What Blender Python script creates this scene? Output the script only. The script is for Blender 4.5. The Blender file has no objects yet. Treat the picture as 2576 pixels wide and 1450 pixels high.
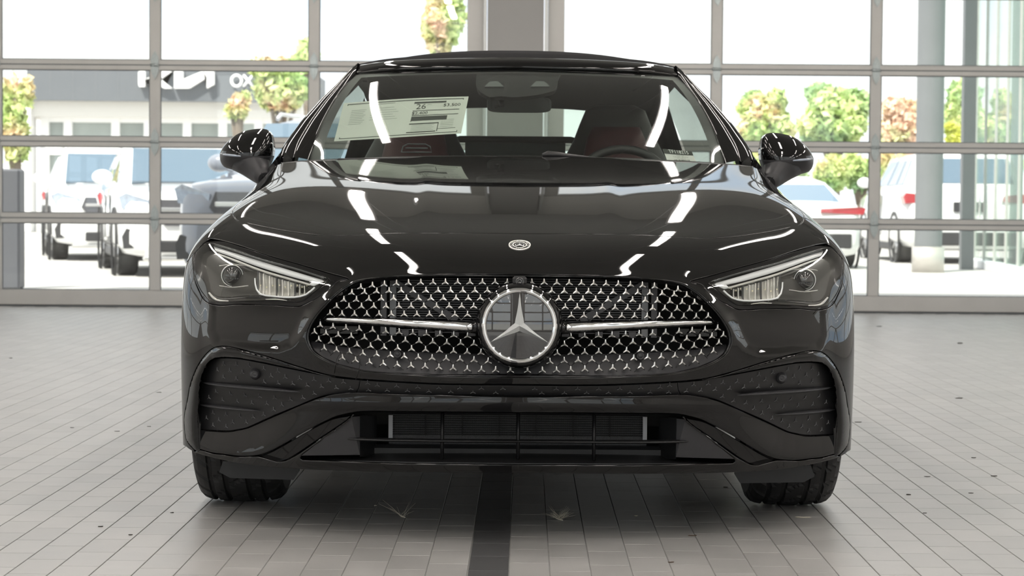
import bpy, bmesh, math, random
import numpy as np
from mathutils import Vector, Matrix
from mathutils.geometry import delaunay_2d_cdt

# ------------------------------------------------------------------ camera
FW, FH, FPX = 2576.0, 1450.0, 5400.0
CAM = np.array([-0.038, -6.30, 0.875])
YAW, PITCH, ROLL = math.radians(0.197), math.atan(209 / FPX), math.radians(0.45)
_f = np.array([math.sin(YAW) * math.cos(PITCH), math.cos(YAW) * math.cos(PITCH), -math.sin(PITCH)])
_r0 = np.cross(_f, [0, 0, 1.0]); _r0 /= np.linalg.norm(_r0)
_u0 = np.cross(_r0, _f)
# the scene leans clockwise in the frame: right hand side sits lower
CR = _r0 * math.cos(ROLL) + _u0 * math.sin(ROLL)
CU = -_r0 * math.sin(ROLL) + _u0 * math.cos(ROLL)
CF = _f

def proj(P):
    d = np.asarray(P, float) - CAM
    w = d @ CF
    return np.stack([FW / 2 + FPX * (d @ CR) / w, FH / 2 - FPX * (d @ CU) / w], -1)

def ray(px, py):
    return CF + CR * ((px - FW / 2) / FPX) - CU * ((py - FH / 2) / FPX)

def at_y(px, py, Y):
    d = ray(px, py); k = (Y - CAM[1]) / d[1]
    return CAM + d * k

def at_z(px, py, Z):
    d = ray(px, py); k = (Z - CAM[2]) / d[2]
    return CAM + d * k

scene = bpy.context.scene
cam_d = bpy.data.cameras.new('camera'); cam = bpy.data.objects.new('camera', cam_d)
scene.collection.objects.link(cam); scene.camera = cam
cam_d.sensor_width = 36.0; cam_d.lens = 36.0 * FPX / FW
cam_d.clip_start = 0.05; cam_d.clip_end = 600
M = Matrix.Identity(4)
for i in range(3):
    M[i][0] = CR[i]; M[i][1] = CU[i]; M[i][2] = -CF[i]; M[i][3] = CAM[i]
cam.matrix_world = M
cam_d.dof.use_dof = True; cam_d.dof.focus_distance = 5.75; cam_d.dof.aperture_fstop = 9.0

# ------------------------------------------------------------------ light and exposure
scene.view_settings.view_transform = 'Standard'; scene.view_settings.look = 'None'
scene.view_settings.exposure = 0.30; scene.view_settings.gamma = 1.0
scene.view_settings.use_curve_mapping = False
world = bpy.data.worlds.new('sky'); scene.world = world; world.use_nodes = True
wn, wl = world.node_tree.nodes, world.node_tree.links
wn.clear()
w_out = wn.new('ShaderNodeOutputWorld'); w_bg = wn.new('ShaderNodeBackground')
w_tc = wn.new('ShaderNodeTexCoord'); w_no = wn.new('ShaderNodeTexNoise'); w_cr = wn.new('ShaderNodeValToRGB')
w_no.inputs['Scale'].default_value = 3.2; w_no.inputs['Detail'].default_value = 6
w_map = wn.new('ShaderNodeMapping'); w_map.inputs['Scale'].default_value = (1, 1, 2.6)
wl.new(w_tc.outputs['Generated'], w_map.inputs['Vector']); wl.new(w_map.outputs[0], w_no.inputs['Vector'])
w_cr.color_ramp.elements[0].position = 0.30; w_cr.color_ramp.elements[0].color = (0.62, 0.78, 1.0, 1)
w_cr.color_ramp.elements[1].position = 0.48; w_cr.color_ramp.elements[1].color = (1.0, 1.0, 1.0, 1)
wl.new(w_no.outputs[0], w_cr.inputs[0]); wl.new(w_cr.outputs[0], w_bg.inputs[0])
SKY = 1.32
w_bg.inputs[1].default_value = SKY
wl.new(w_bg.outputs[0], w_out.inputs[0])
sun_d = bpy.data.lights.new('sun', 'SUN'); sun = bpy.data.objects.new('sun', sun_d)
scene.collection.objects.link(sun); sun_d.energy = 5.5; sun_d.angle = 0.02; sun_d.color = (1.0, 0.95, 0.87)
sun.rotation_euler = (math.radians(30), math.radians(-22), 0); sun.location = (0, 30, 30)

# ------------------------------------------------------------------ helpers
COL = scene.collection
def link(name, me, mat=None, parent=None, smooth=False):
    o = bpy.data.objects.new(name, me); COL.objects.link(o)
    if mat is not None and not me.materials: me.materials.append(mat)
    if smooth and len(me.polygons):
        me.polygons.foreach_set('use_smooth', [True] * len(me.polygons))
    if parent is not None: o.parent = parent
    return o

def empty(name, loc=(0, 0, 0), parent=None):
    o = bpy.data.objects.new(name, None); COL.objects.link(o); o.location = loc
    o.empty_display_size = 0.1
    if parent is not None: o.parent = parent
    return o

def tag(o, label=None, cat=None, group=None, kind=None):
    if label: o['label'] = label
    if cat: o['category'] = cat
    if group: o['group'] = group
    if kind: o['kind'] = kind
    return o

class MB:
    """collects vertices and faces of ONE mesh object"""
    def __init__(s): s.v = []; s.f = []; s.sm = []
    def add(s, vs, fs, smooth=False):
        n = len(s.v); s.v += [tuple(map(float, p)) for p in vs]
        for f in fs: s.f.append(tuple(i + n for i in f)); s.sm.append(smooth)
        return s
    def box(s, x0, x1, y0, y1, z0, z1, T=None, bev=0.0):
        b = bev
        if b <= 0:
            vs = [(x, y, z) for z in (z0, z1) for y in (y0, y1) for x in (x0, x1)]
            fs = [(0, 2, 3, 1), (4, 5, 7, 6), (0, 1, 5, 4), (2, 6, 7, 3), (0, 4, 6, 2), (1, 3, 7, 5)]
        else:
            vs = []; fs = []
            # chamfered box: 24 verts
            idx = {}
            for sx in (0, 1):
                for sy in (0, 1):
                    for sz in (0, 1):
                        X = (x0, x1)[sx]; Y = (y0, y1)[sy]; Z = (z0, z1)[sz]
                        dx = b * (1 - 2 * sx); dy = b * (1 - 2 * sy); dz = b * (1 - 2 * sz)
                        idx[sx, sy, sz] = len(vs)
                        vs += [(X, Y + dy, Z + dz), (X + dx, Y, Z + dz), (X + dx, Y + dy, Z)]
            I = lambda a, k: idx[a] + k
            for ax in range(3):
                for sd in (0, 1):
                    o = [a for a in range(3) if a != ax]
                    q = []
                    for (p, r) in ((0, 0), (1, 0), (1, 1), (0, 1)):
                        a = [0, 0, 0]; a[ax] = sd; a[o[0]] = p; a[o[1]] = r
                        q.append(I(tuple(a), ax))
                    fs.append(tuple(q))
            for ax in range(3):
                o = [a for a in range(3) if a != ax]
                for p in (0, 1):
                    for r in (0, 1):
                        a = [0, 0, 0]; a[o[0]] = p; a[o[1]] = r; c = list(a); c[ax] = 1
                        fs.append((I(tuple(a), o[0]), I(tuple(c), o[0]), I(tuple(c), o[1]), I(tuple(a), o[1])))
            for a in idx: fs.append((I(a, 0), I(a, 1), I(a, 2)))
        if T is not None: vs = [T(p) for p in vs]
        return s.add(vs, fs)
    def tube(s, pts, r, n=8, caps=True, ry=None, up=None):
        pts = [np.array(p, float) for p in pts]; m = len(pts)
        rr = r if hasattr(r, '__len__') else [r] * m
        ring = []; vs = []
        prev = None
        for i, p in enumerate(pts):
            t = pts[min(i + 1, m - 1)] - pts[max(i - 1, 0)]
            t /= (np.linalg.norm(t) + 1e-12)
            a = np.array(up if up is not None else ((0, 0, 1.0) if prev is None else prev), float)
            if abs(a @ t) > 0.98: a = np.array([1.0, 0.03, 0.02])
            b = np.cross(t, a); b /= np.linalg.norm(b); a = np.cross(b, t); prev = a
            for k in range(n):
                th = 2 * math.pi * k / n
                r2 = rr[i] if ry is None else (ry[i] if hasattr(ry, '__len__') else ry)
                vs.append(p + b * math.cos(th) * rr[i] + a * math.sin(th) * r2)
        fs = []
        for i in range(m - 1):
            for k in range(n):
                k2 = (k + 1) % n
                fs.append((i * n + k, i * n + k2, (i + 1) * n + k2, (i + 1) * n + k))
        s.add(vs, fs, True)
        if caps:
            q = len(s.v) - len(vs)
            s.f.append(tuple(q + k for k in reversed(range(n)))); s.sm.append(False)
            s.f.append(tuple(q + (m - 1) * n + k for k in range(n))); s.sm.append(False)
        return s
    def grid(s, rows, smooth=True, close=False):
        m, n = len(rows), len(rows[0]); vs = [p for r in rows for p in r]; fs = []
        for i in range(m - 1):
            for k in range(n - (0 if close else 1)):
                k2 = (k + 1) % n
                fs.append((i * n + k, i * n + k2, (i + 1) * n + k2, (i + 1) * n + k))
        return s.add(vs, fs, smooth)
    def prism(s, poly, y0, y1, f=None, smooth=False):
        """poly: (x,z) list extruded along y;  f maps (x,y,z)"""
        n = len(poly); vs = [(x, y0, z) for x, z in poly] + [(x, y1, z) for x, z in poly]
        fs = [tuple(range(n)), tuple(range(2 * n - 1, n - 1, -1))]
        fs += [(k, n + k, n + (k + 1) % n, (k + 1) % n) for k in range(n)]
        if f: vs = [f(p) for p in vs]
        return s.add(vs, fs, smooth)
    def lathe(s, prof, c, axis='y', n=32, smooth=True, close=True):
        """prof: (radius, along) pairs"""
        rows = []
        for r, a in prof:
            row = []
            for k in range(n):
                th = 2 * math.pi * k / n; u, v = r * math.cos(th), r * math.sin(th)
                if axis == 'y': row.append((c[0] + u, c[1] + a, c[2] + v))
                elif axis == 'x': row.append((c[0] + a, c[1] + u, c[2] + v))
                else: row.append((c[0] + u, c[1] + v, c[2] + a))
            rows.append(row)
        return s.grid(rows, smooth, close=True)
    def mirror(s):
        n = len(s.v); s.v += [(-x, y, z) for x, y, z in s.v]
        fs = list(s.f); s.f += [tuple(n + i for i in reversed(f)) for f in fs]; s.sm += list(s.sm)
        return s
    def mesh(s, name='m'):
        me = bpy.data.meshes.new(name); me.from_pydata(s.v, [], s.f); me.update()
        if any(s.sm): me.polygons.foreach_set('use_smooth', s.sm)
        return me
    def build(s, name, mat, parent=None, smooth=None):
        me = s.mesh(name)
        bm = bmesh.new(); bm.from_mesh(me); bmesh.ops.recalc_face_normals(bm, faces=bm.faces); bm.to_mesh(me); bm.free()
        return link(name, me, mat, parent, bool(smooth))

def sphere_mb(c, r, n=12, m=8):
    b = MB(); rx, ry, rz = (r, r, r) if not hasattr(r, '__len__') else r
    rows = []
    for i in range(m + 1):
        ph = math.pi * i / m - math.pi / 2
        rr = max(math.cos(ph), 1e-3)
        rows.append([(c[0] + rx * rr * math.cos(2 * math.pi * k / n), c[1] + ry * rr * math.sin(2 * math.pi * k / n), c[2] + rz * math.sin(ph)) for k in range(n)])
    b.grid(rows, True, close=True)
    return b

# ------------------------------------------------------------------ materials
def new_mat(name):
    m = bpy.data.materials.new(name); m.use_nodes = True
    nt = m.node_tree; b = nt.nodes['Principled BSDF']
    return m, nt, b

def simple(name, col, rough=0.5, metal=0.0, noise=0.0, nscale=8.0, bump=0.0, bscale=200.0, coat=0.0, spec=0.5, emit=None, es=1.0):
    m, nt, b = new_mat(name)
    b.inputs['Roughness'].default_value = rough; b.inputs['Metallic'].default_value = metal
    b.inputs['Coat Weight'].default_value = coat; b.inputs['Coat Roughness'].default_value = 0.02
    b.inputs['Specular IOR Level'].default_value = spec
    b.inputs['Base Color'].default_value = (*col, 1)
    tc = nt.nodes.new('ShaderNodeTexCoord')
    if noise > 0:
        n = nt.nodes.new('ShaderNodeTexNoise'); n.inputs['Scale'].default_value = nscale; n.inputs['Detail'].default_value = 4
        nt.links.new(tc.outputs['Object'], n.inputs['Vector'])
        mx = nt.nodes.new('ShaderNodeMix'); mx.data_type = 'RGBA'
        mx.inputs[6].default_value = (*[c * (1 - noise) for c in col], 1)
        mx.inputs[7].default_value = (*[min(1, c * (1 + noise)) for c in col], 1)
        nt.links.new(n.outputs[0], mx.inputs[0]); nt.links.new(mx.outputs[2], b.inputs['Base Color'])
    if bump > 0:
        n = nt.nodes.new('ShaderNodeTexNoise'); n.inputs['Scale'].default_value = bscale
        nt.links.new(tc.outputs['Object'], n.inputs['Vector'])
        bp = nt.nodes.new('ShaderNodeBump'); bp.inputs['Strength'].default_value = bump; bp.inputs['Distance'].default_value = 0.002
        nt.links.new(n.outputs[0], bp.inputs['Height']); nt.links.new(bp.outputs[0], b.inputs['Normal'])
    if emit:
        b.inputs['Emission Color'].default_value = (*emit, 1); b.inputs['Emission Strength'].default_value = es
    return m

def glass_mat(name, tint=(1, 1, 1), refl=1.0, rough=0.0, ior=1.5, dirt=0.0):
    """clear pane: what passes through is tinted, what reflects follows the Fresnel curve"""
    m = bpy.data.materials.new(name); m.use_nodes = True; nt = m.node_tree; nt.nodes.clear()
    out = nt.nodes.new('ShaderNodeOutputMaterial'); mix = nt.nodes.new('ShaderNodeMixShader')
    tr = nt.nodes.new('ShaderNodeBsdfTransparent'); tr.inputs[0].default_value = (*tint, 1)
    gl = nt.nodes.new('ShaderNodeBsdfGlossy'); gl.inputs['Roughness'].default_value = rough
    gl.inputs[0].default_value = (refl, refl, refl, 1)
    fr = nt.nodes.new('ShaderNodeFresnel'); ge = nt.nodes.new('ShaderNodeNewGeometry'); mi = nt.nodes.new('ShaderNodeMix')
    mi.inputs[2].default_value = ior; mi.inputs[3].default_value = 1.0 / ior      # same Fresnel curve from both sides of a pane
    nt.links.new(ge.outputs['Backfacing'], mi.inputs[0]); nt.links.new(mi.outputs[0], fr.inputs[0])
    nt.links.new(fr.outputs[0], mix.inputs[0]); nt.links.new(gl.outputs[0], mix.inputs[2])
    if dirt > 0:
        m2 = nt.nodes.new('ShaderNodeMixShader'); df = nt.nodes.new('ShaderNodeBsdfDiffuse'); df.inputs[0].default_value = (0.9, 0.92, 0.9, 1)
        m2.inputs[0].default_value = dirt
        nt.links.new(tr.outputs[0], m2.inputs[1]); nt.links.new(df.outputs[0], m2.inputs[2]); nt.links.new(m2.outputs[0], mix.inputs[1])
    else:
        nt.links.new(tr.outputs[0], mix.inputs[1])
    nt.links.new(mix.outputs[0], out.inputs[0])
    return m

PAINT = simple('black_paint', (0.0040, 0.0040, 0.0042), rough=0.025, noise=0.2, nscale=3, spec=0.55)
PIANO = simple('gloss_black_plastic', (0.004, 0.004, 0.0045), rough=0.03, noise=.1, spec=0.5)
MATTE = simple('matte_black_plastic', (0.011, 0.011, 0.012), rough=0.40, bump=0.15, bscale=900)
MATTE2 = simple('satin_dark_plastic', (0.03, 0.03, 0.033), rough=0.45, bump=0.1, bscale=700)
DARK = simple('deep_black', (0.004, 0.004, 0.004), rough=0.7)
CHROME = simple('chrome', (0.80, 0.80, 0.80), rough=0.06, metal=1.0)
SATIN = simple('satin_chrome', (0.78, 0.77, 0.75), rough=0.30, metal=1.0)
RUBBER = simple('tyre_rubber', (0.019, 0.019, 0.020), rough=0.55, noise=0.25, nscale=30, bump=0.3, bscale=500)
# ------------------------------------------------------------------ the room, on the axes of its floor tiles
RA = math.radians(0.52)
RM = Matrix.Translation((CAM[0], CAM[1], 0)) @ Matrix.Rotation(-RA, 4, 'Z')
ah = np.array([math.cos(RA), -math.sin(RA), 0]); bh = np.array([math.sin(RA), math.cos(RA), 0])
def to_room(P):
    d = np.asarray(P) - np.array([CAM[0], CAM[1], 0]); return np.array([d @ ah, d @ bh, d[2]])
def at_b(px, py, b):
    d = ray(px, py); k = b / (d @ bh); return to_room(CAM + d * k)
def rm(o): o.matrix_world = RM @ o.matrix_world if False else RM; return o
def floor_rm(px, py): return to_room(at_z(px, py, 0.0))

DB = float(floor_rm(1288, 780)[1])           # distance of the glazed doors
HW = 6.75; CEIL = 6.7; LZ = 4.3; REAR = -4.3

WALLM = simple('painted_wall', (0.60, 0.59, 0.57), 0.7, noise=0.06, nscale=1.5, bump=0.1, bscale=60)
COLM = simple('column_paint', (0.35, 0.345, 0.335), 0.6, noise=0.05, nscale=2)
ALU = simple('anodised_aluminium', (0.50, 0.49, 0.47), 0.38, metal=0.35, noise=0.08, nscale=6)
ALUD = simple('dark_gasket', (0.10, 0.11, 0.12), 0.5)
GALV = simple('galvanised_steel', (0.42, 0.46, 0.46), 0.3, metal=0.8, noise=0.2, nscale=60)
PANE = glass_mat('door_glass', (0.97, 0.985, 0.975), 1.0)

# floor: grout bed + laid tiles
m, nt, b = new_mat('floor_tile')
geo = nt.nodes.new('ShaderNodeTexCoord'); oi = nt.nodes.new('ShaderNodeAttribute'); oi.attribute_name = 'shade'
n1 = nt.nodes.new('ShaderNodeTexNoise'); n1.inputs['Scale'].default_value = 3.0; n1.inputs['Detail'].default_value = 6; n1.inputs['Roughness'].default_value = 0.65
n2 = nt.nodes.new('ShaderNodeTexNoise'); n2.inputs['Scale'].default_value = 260.0
nt.links.new(geo.outputs['Object'], n1.inputs['Vector']); nt.links.new(geo.outputs['Object'], n2.inputs['Vector'])
cr = nt.nodes.new('ShaderNodeValToRGB'); cr.color_ramp.elements[0].color = (0.86, 0.86, 0.86, 1); cr.color_ramp.elements[1].color = (1.08, 1.08, 1.08, 1)
cr.color_ramp.elements[0].position = 0.3; cr.color_ramp.elements[1].position = 0.7
nt.links.new(n1.outputs[0], cr.inputs[0])
mm = nt.nodes.new('ShaderNodeVectorMath'); mm.operation = 'MULTIPLY'
nt.links.new(cr.outputs[0], mm.inputs[0]); nt.links.new(oi.outputs['Color'], mm.inputs[1]); nt.links.new(mm.outputs[0], b.inputs['Base Color'])
mr = nt.nodes.new('ShaderNodeMapRange'); mr.inputs[3].default_value = 0.30; mr.inputs[4].default_value = 0.46
nt.links.new(n1.outputs[0], mr.inputs[0]); nt.links.new(mr.outputs[0], b.inputs['Roughness'])
bp = nt.nodes.new('ShaderNodeBump'); bp.inputs['Strength'].default_value = 0.25; bp.inputs['Distance'].default_value = 0.001
nt.links.new(n2.outputs[0], bp.inputs['Height']); nt.links.new(bp.outputs[0], b.inputs['Normal'])
b.inputs['Specular IOR Level'].default_value = 0.25
TILEM = m
GROUT = simple('grout', (0.26, 0.26, 0.25), 0.85, noise=0.3, nscale=20)

sl = floor_rm(1175.5, 1450)[0]; sr = floor_rm(1278.5, 1450)[0]
PW = (sr - sl) * 0.5 + 0.0999 * 0.5; PL = 0.2065; A0 = (sl + sr) / 2 - PW / 2
jb = floor_rm(1230, 1400.7)[1]              # a cross joint in the dark strip
fl = MB(); fl.box(-HW - .15, HW + .15, REAR - .2, DB + .06, -0.12, -0.0022)
floor = rm(fl.build('floor', GROUT)); tag(floor, kind='structure')
def tile_geo(a, bb, gx=0.0012, ch=0.0009):
    x0, x1, y0, y1 = a + gx, a + PW - gx, bb + gx, bb + PL - gx
    h = 0.0
    return [(x0, y0, -0.003), (x1, y0, -0.003), (x1, y1, -0.003), (x0, y1, -0.003),
            (x0, y0, h - ch), (x1, y0, h - ch), (x1, y1, h - ch), (x0, y1, h - ch),
            (x0 + ch, y0 + ch, h), (x1 - ch, y0 + ch, h), (x1 - ch, y1 - ch, h), (x0 + ch, y1 - ch, h)]
TF = [(8, 9, 10, 11), (4, 5, 9, 8), (5, 6, 10, 9), (6, 7, 11, 10), (7, 4, 8, 11), (0, 1, 5, 4), (1, 2, 6, 5), (2, 3, 7, 6), (3, 0, 4, 7)]
rnd = random.Random(4)
def shade(i, dark):
    r = rnd.random()
    if dark: v = 0.080 + 0.02 * r; return (v, v, v * 1.03, 1)
    v = 0.345 + 0.04 * (r - 0.5); return (v, v * 0.99, v * 0.965, 1)
near = []; far = []
ni = int((HW + .1) / PW) + 1
for i in range(-ni, ni + 1):
    a = A0 + i * PW
    if a < -HW - .1 or a + PW > HW + .15: continue
    ob = (PL * 0.5 if i % 2 else 0.0) + (0.012 * math.sin(i * 1.7))
    k0 = int((REAR - jb) / PL); k1 = int((DB - jb - .05) / PL)
    for k in range(k0, k1):
        bb = jb + ob + k * PL
        if bb + PL > DB: continue
        c = (a + PW / 2, bb + PL / 2)
        if 4.9 < bb + PL and bb < 12:
            p = proj(np.array((RM @ Vector((c[0], c[1], 0))))[None])[0]
            if -60 < p[0] < FW + 60 and p[1] < FH + 40 and not (520 < p[0] < 2080 and p[1] < 1190) and not (455 < p[0] < 2140 and p[1] < 1120):
                near.append((c[1], a, bb, i)); continue
        far.append((a, bb, i))
near.sort(); mass = [(a, bb, i) for _, a, bb, i in near[300:]]; near = near[:300]
def tile_mesh(ts, name):
    V = []; F = []; Cc = []
    for a, bb, i in ts:
        n = len(V); V += tile_geo(a, bb); F += [tuple(q + n for q in f) for f in TF]; Cc += [shade(i, i == 0)] * 12
    me = bpy.data.meshes.new(name); me.from_pydata(V, [], F); me.update()
    at = me.color_attributes.new('shade', 'FLOAT_COLOR', 'POINT'); at.data.foreach_set('color', [c for q in Cc for c in q])
    return me
for _, a, bb, i in near:
    me = tile_mesh([(a, bb, i)], 'tile')
    o = link('tile', me, TILEM); o.parent = floor
tag(link('tile_paving', tile_mesh(mass + far, 'tile_paving'), TILEM, floor), kind='stuff')

# walls and ceiling
def slab(name, x0, x1, y0, y1, z0, z1, mat): return tag(rm(MB().box(x0, x1, y0, y1, z0, z1).build(name, mat)), kind='structure')
CEILM = simple('ceiling_paint', (0.50, 0.495, 0.48), 0.8, noise=0.05)
slab('ceiling', -HW - .2, HW + .2, REAR - .2, DB + .3, CEIL, CEIL + .2, CEILM)
# side walls: solid below, above and between window bays
def side_wall(sg, name, wins):
    mb = MB(); x0, x1 = (HW, HW + .2) if sg > 0 else (-HW - .2, -HW)
    z0, z1 = 0.55, 3.3; tops = [w[2] for w in wins]; wins = [w[:2] for w in wins]
    mb.box(x0, x1, REAR - .2, DB + .3, -.1, z0); mb.box(x0, x1, REAR - .2, DB + .3, z1, CEIL)
    e = [REAR - .2] + [q for w in wins for q in w] + [DB + .3]
    for k in range(0, len(e), 2): mb.box(x0, x1, e[k], e[k + 1], z0, z1)
    for (w0, w1), zt in zip(wins, tops):
        if zt < z1: mb.box(x0, x1, w0, w1, zt, z1)
    tag(rm(mb.build(name, WALLM)), kind='structure')
    for (w0, w1), z1 in zip(wins, tops):
        f = MB(); xc = (x0 + x1) / 2
        n = max(1, int(round((w1 - w0) / 1.2)))
        for k in range(n + 1):
            y = w0 + .03 + (w1 - w0 - .06) * k / n; f.box(xc - .04, xc + .04, y - .03, y + .03, z0, z1)
        for z in [z0 + .03, z0 + 1.05, z1 - .03] + ([z0 + 2.0] if z1 > 3 else []): f.box(xc - .035, xc + .035, w0, w1, z - .025, z + .025)
        wi = tag(rm(f.build('window_%d' % (side_wall.n), ALU)), kind='structure'); side_wall.n += 1
        MB().box(xc - .004, xc + .004, w0, w1, z0, z1).build('pane', PANE, wi)
side_wall.n = 1
side_wall(-1, 'wall_left', [(-2.6, 5.0, 1.8), (8.6, 15.8, 3.3)])
side_wall(1, 'wall_right', [(7.6, 16.3, 3.3)])

# sectional glazed doors
SP = (at_b(2200, 380, DB)[0] - at_b(1800, 377, DB)[0])
xr = at_b(1800, 377, DB)[0]; xl = at_b(391, 357, DB)[0]
zr = [at_b(1288, y, DB)[2] for y in (557.5, 364.5, 171)]
dz = (zr[2] - zr[0]) / 2; zs = [zr[0] + dz * k for k in range(0, 8)]
zb0, zb1 = at_b(1288, 780, DB)[2], at_b(1288, 738, DB)[2]
HZ = SP * 0.5
def sect_door(name, stiles, b0, hinge=True, flip=1):
    root = tag(rm(empty(name)), kind='structure')
    w = 0.045; D = 0.022; top = zs[-1]
    ends = (stiles[0], stiles[-1])
    for x in stiles:
        ww = 0.068 if x in ends else w
        MB().box(x - ww, x + ww, b0 - D, b0 + D, zb1, top, bev=0.004).build('stile', ALU, root)
    for z in zs:
        r = MB().box(stiles[0] - .06, stiles[-1] + .06, b0 - D - .006, b0 + D, z - .043, z + .043, bev=0.004)
        o = r.build('rail', ALU, root)
        MB().box(stiles[0] - .06, stiles[-1] + .06, b0 - D - .008, b0 - D, z - .004, z + .004).build('joint_seal', ALUD, o)
    br = MB().box(stiles[0] - .06, stiles[-1] + .06, b0 - D - .012, b0 + D, max(zb0, 0.012), zb1, bev=0.005).build('bottom_rail', ALU, root)
    MB().box(stiles[0] - .06, stiles[-1] + .06, b0 - D - .004, b0 + D, 0.0, 0.014).build('bottom_seal', ALUD, br)
    lv = [zb1] + zs
    for k in range(len(stiles) - 1):
        for q in range(len(lv) - 1):
            x0, x1, z0, z1 = stiles[k] + w, stiles[k + 1] - w, lv[q] + (0.043 if q else 0), lv[q + 1] - .043
            p = MB().box(x0, x1, b0 - .004, b0 + .004, z0, z1).build('pane', PANE, root)
            g = MB(); t = 0.006
            g.box(x0, x0 + t, b0 - .014, b0 - .004, z0, z1).box(x1 - t, x1, b0 - .014, b0 - .004, z0, z1).box(x0, x1, b0 - .014, b0 - .004, z0, z0 + t).box(x0, x1, b0 - .014, b0 - .004, z1 - t, z1)
            g.build('gasket', ALUD, p)
    if hinge:
        hm = MB()
        y0 = -0.046
        for sg in (1, -1):
            pts = [(-.030, .012 * sg), (.030, .012 * sg), (.033, .05 * sg), (.020, .085 * sg), (0, .118 * sg), (-.020, .085 * sg), (-.033, .05 * sg)]
            hm.prism(pts, y0, y0 + .010)
            hm.prism([(-.008, .03 * sg), (.008, .03 * sg), (.006, .09 * sg), (-.006, .09 * sg)], y0 - .006, y0)
        hm.tube([(-.036, y0 - .002, 0), (.036, y0 - .002, 0)], .013, 10)
        me = hm.mesh('hinge')
        for x in stiles[1:-1]:
            for z in zs:
                o = link('hinge', me, GALV, root); o.location = (x, b0 + .008, z)
    return root
LS = [xl + SP * k for k in (-2, -1, 0, 1)] + [at_b(1194, 365, DB)[0]]
RS = [at_b(1397, 365, DB)[0]] + [xr + SP * k for k in (0, 1, 2, 3)]
sect_door('door_1', LS, DB)
sect_door('door_2', RS, DB)
# column between the doors with its tracks
cx0, cx1 = at_b(1225, 300, DB)[0], at_b(1366, 300, DB)[0]
colm = slab('wall_back', cx0, cx1, DB - .10, DB + .25, 0, CEIL, COLM)
MB().box(LS[0] - .07 - 1.0, LS[0] - .07, DB - .05, DB + .25, 0, CEIL).box(RS[-1] + .07, RS[-1] + 1.0, DB - .05, DB + .25, 0, CEIL).box(LS[0] - .2, cx0, DB - .05, DB + .25, zs[-1], CEIL).box(cx1, RS[-1] + .2, DB - .05, DB + .25, zs[-1], CEIL).build('lintel', WALLM, colm)
TRK = simple('track_steel', (0.62, 0.63, 0.62), 0.35, metal=0.5)
for k, (p0, p1) in enumerate(((1215, 1223), (1368, 1376))):
    a0, a1 = at_b(p0, 300, DB)[0], at_b(p1, 300, DB)[0]
    tag(rm(MB().box(a0, a1, DB - .12, DB - .02, 0.02, CEIL - .4, bev=.004).build('trim_%d' % (k + 1), TRK)), kind='structure')
# rear wall behind the camera, glazed the same way
R2 = REAR + .1
back = slab('wall_front', -0.35, 0.35, R2 - .1, R2 + .1, 0, CEIL, COLM)
MB().box(-HW, HW, R2 - .1, R2 + .1, zs[-1], CEIL).box(-HW, -5.85, R2 - .1, R2 + .1, 0, CEIL).box(5.85, HW, R2 - .1, R2 + .1, 0, CEIL).build('lintel', WALLM, back)
sect_door('door_3', [-5.8 + 1.34 * k for k in range(5)], R2, hinge=False)
sect_door('door_4', [5.8 - 1.34 * k for k in range(5)][::-1], R2, hinge=False)

# ceiling lights: long continuous tube runs
TUBE = simple('lit_tube', (1, 1, 1), emit=(1.0, 0.925, 0.86), es=31.0)
LHOUS = simple('light_housing', (0.7, 0.7, 0.7), 0.4)
lt_i = 0
LAMPS = []
for side_, word in ((-1, 'left'), (1, 'right')):
    for a, row, spans in ((1.32, 'inner', [(-3.8, 2.4), (-.8, 2.4), (2.6, 1.7), (5.5, 1.7), (8.3, 2.8), (12.4, 2.6)]), (2.75, 'middle', [(-3.2, 2.4), (.4, 2.4), (4.2, 2.4), (8.3, 2.4), (12.2, 2.4)]), (4.6, 'outer', [(-3.5, 2.4), (.2, 2.4), (3.9, 2.4), (8, 2.4), (12.5, 2.4)])):
        for q, (b0, L) in enumerate(spans):
            t = tag(rm(empty('ceiling_light')), None, 'ceiling light', 'tube lights under the ceiling')
            t['label'] = '%s tube light from the camera end in the %s %s row under the ceiling' % (('first', 'second', 'third', 'fourth', 'fifth', 'sixth')[q], word, row)
            x = a * side_
            MB().box(x - .08, x + .08, b0, b0 + L, LZ, LZ + .07, bev=.008).build('housing', LHOUS, t)
            hw = .028 if row == 'middle' else .052
            MB().box(x - hw, x + hw, b0 + .02, b0 + L - .02, LZ - .02, LZ).build('tube', TUBE, t)
            for yy in (b0 + .3, b0 + L - .3): MB().tube([(x, yy, LZ + .07), (x, yy, CEIL)], .008, 6).build('hanger', LHOUS, t)
# ------------------------------------------------------------------ outside, beyond the doors
def deep(px, py, dist_): return at_y(px, py, CAM[1] + dist_)
def ground_pt(px, py):
    P = at_z(px, py, 0.0); return P
m, nt, b = new_mat('bright_concrete')
tc = nt.nodes.new('ShaderNodeTexCoord'); n1 = nt.nodes.new('ShaderNodeTexNoise'); n1.inputs['Scale'].default_value = 0.4; n1.inputs['Detail'].default_value = 8
nt.links.new(tc.outputs['Object'], n1.inputs['Vector']); cr = nt.nodes.new('ShaderNodeValToRGB')
cr.color_ramp.elements[0].color = (0.40, 0.39, 0.37, 1); cr.color_ramp.elements[1].color = (0.58, 0.57, 0.55, 1)
nt.links.new(n1.outputs[0], cr.inputs[0]); nt.links.new(cr.outputs[0], b.inputs['Base Color']); b.inputs['Roughness'].default_value = 0.85
CONC = m
def ring_ground():
    mb = MB(); y0 = CAM[1] + REAR - .2; y1 = CAM[1] + DB + .28
    mb.box(-160, 160, y1, 220, -.3, -.02); mb.box(-160, 160, -160, y0, -.3, -.02)
    mb.box(-160, -HW - .35, y0, y1, -.3, -.02); mb.box(HW + .35, 160, y0, y1, -.3, -.02)
    return mb
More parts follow.
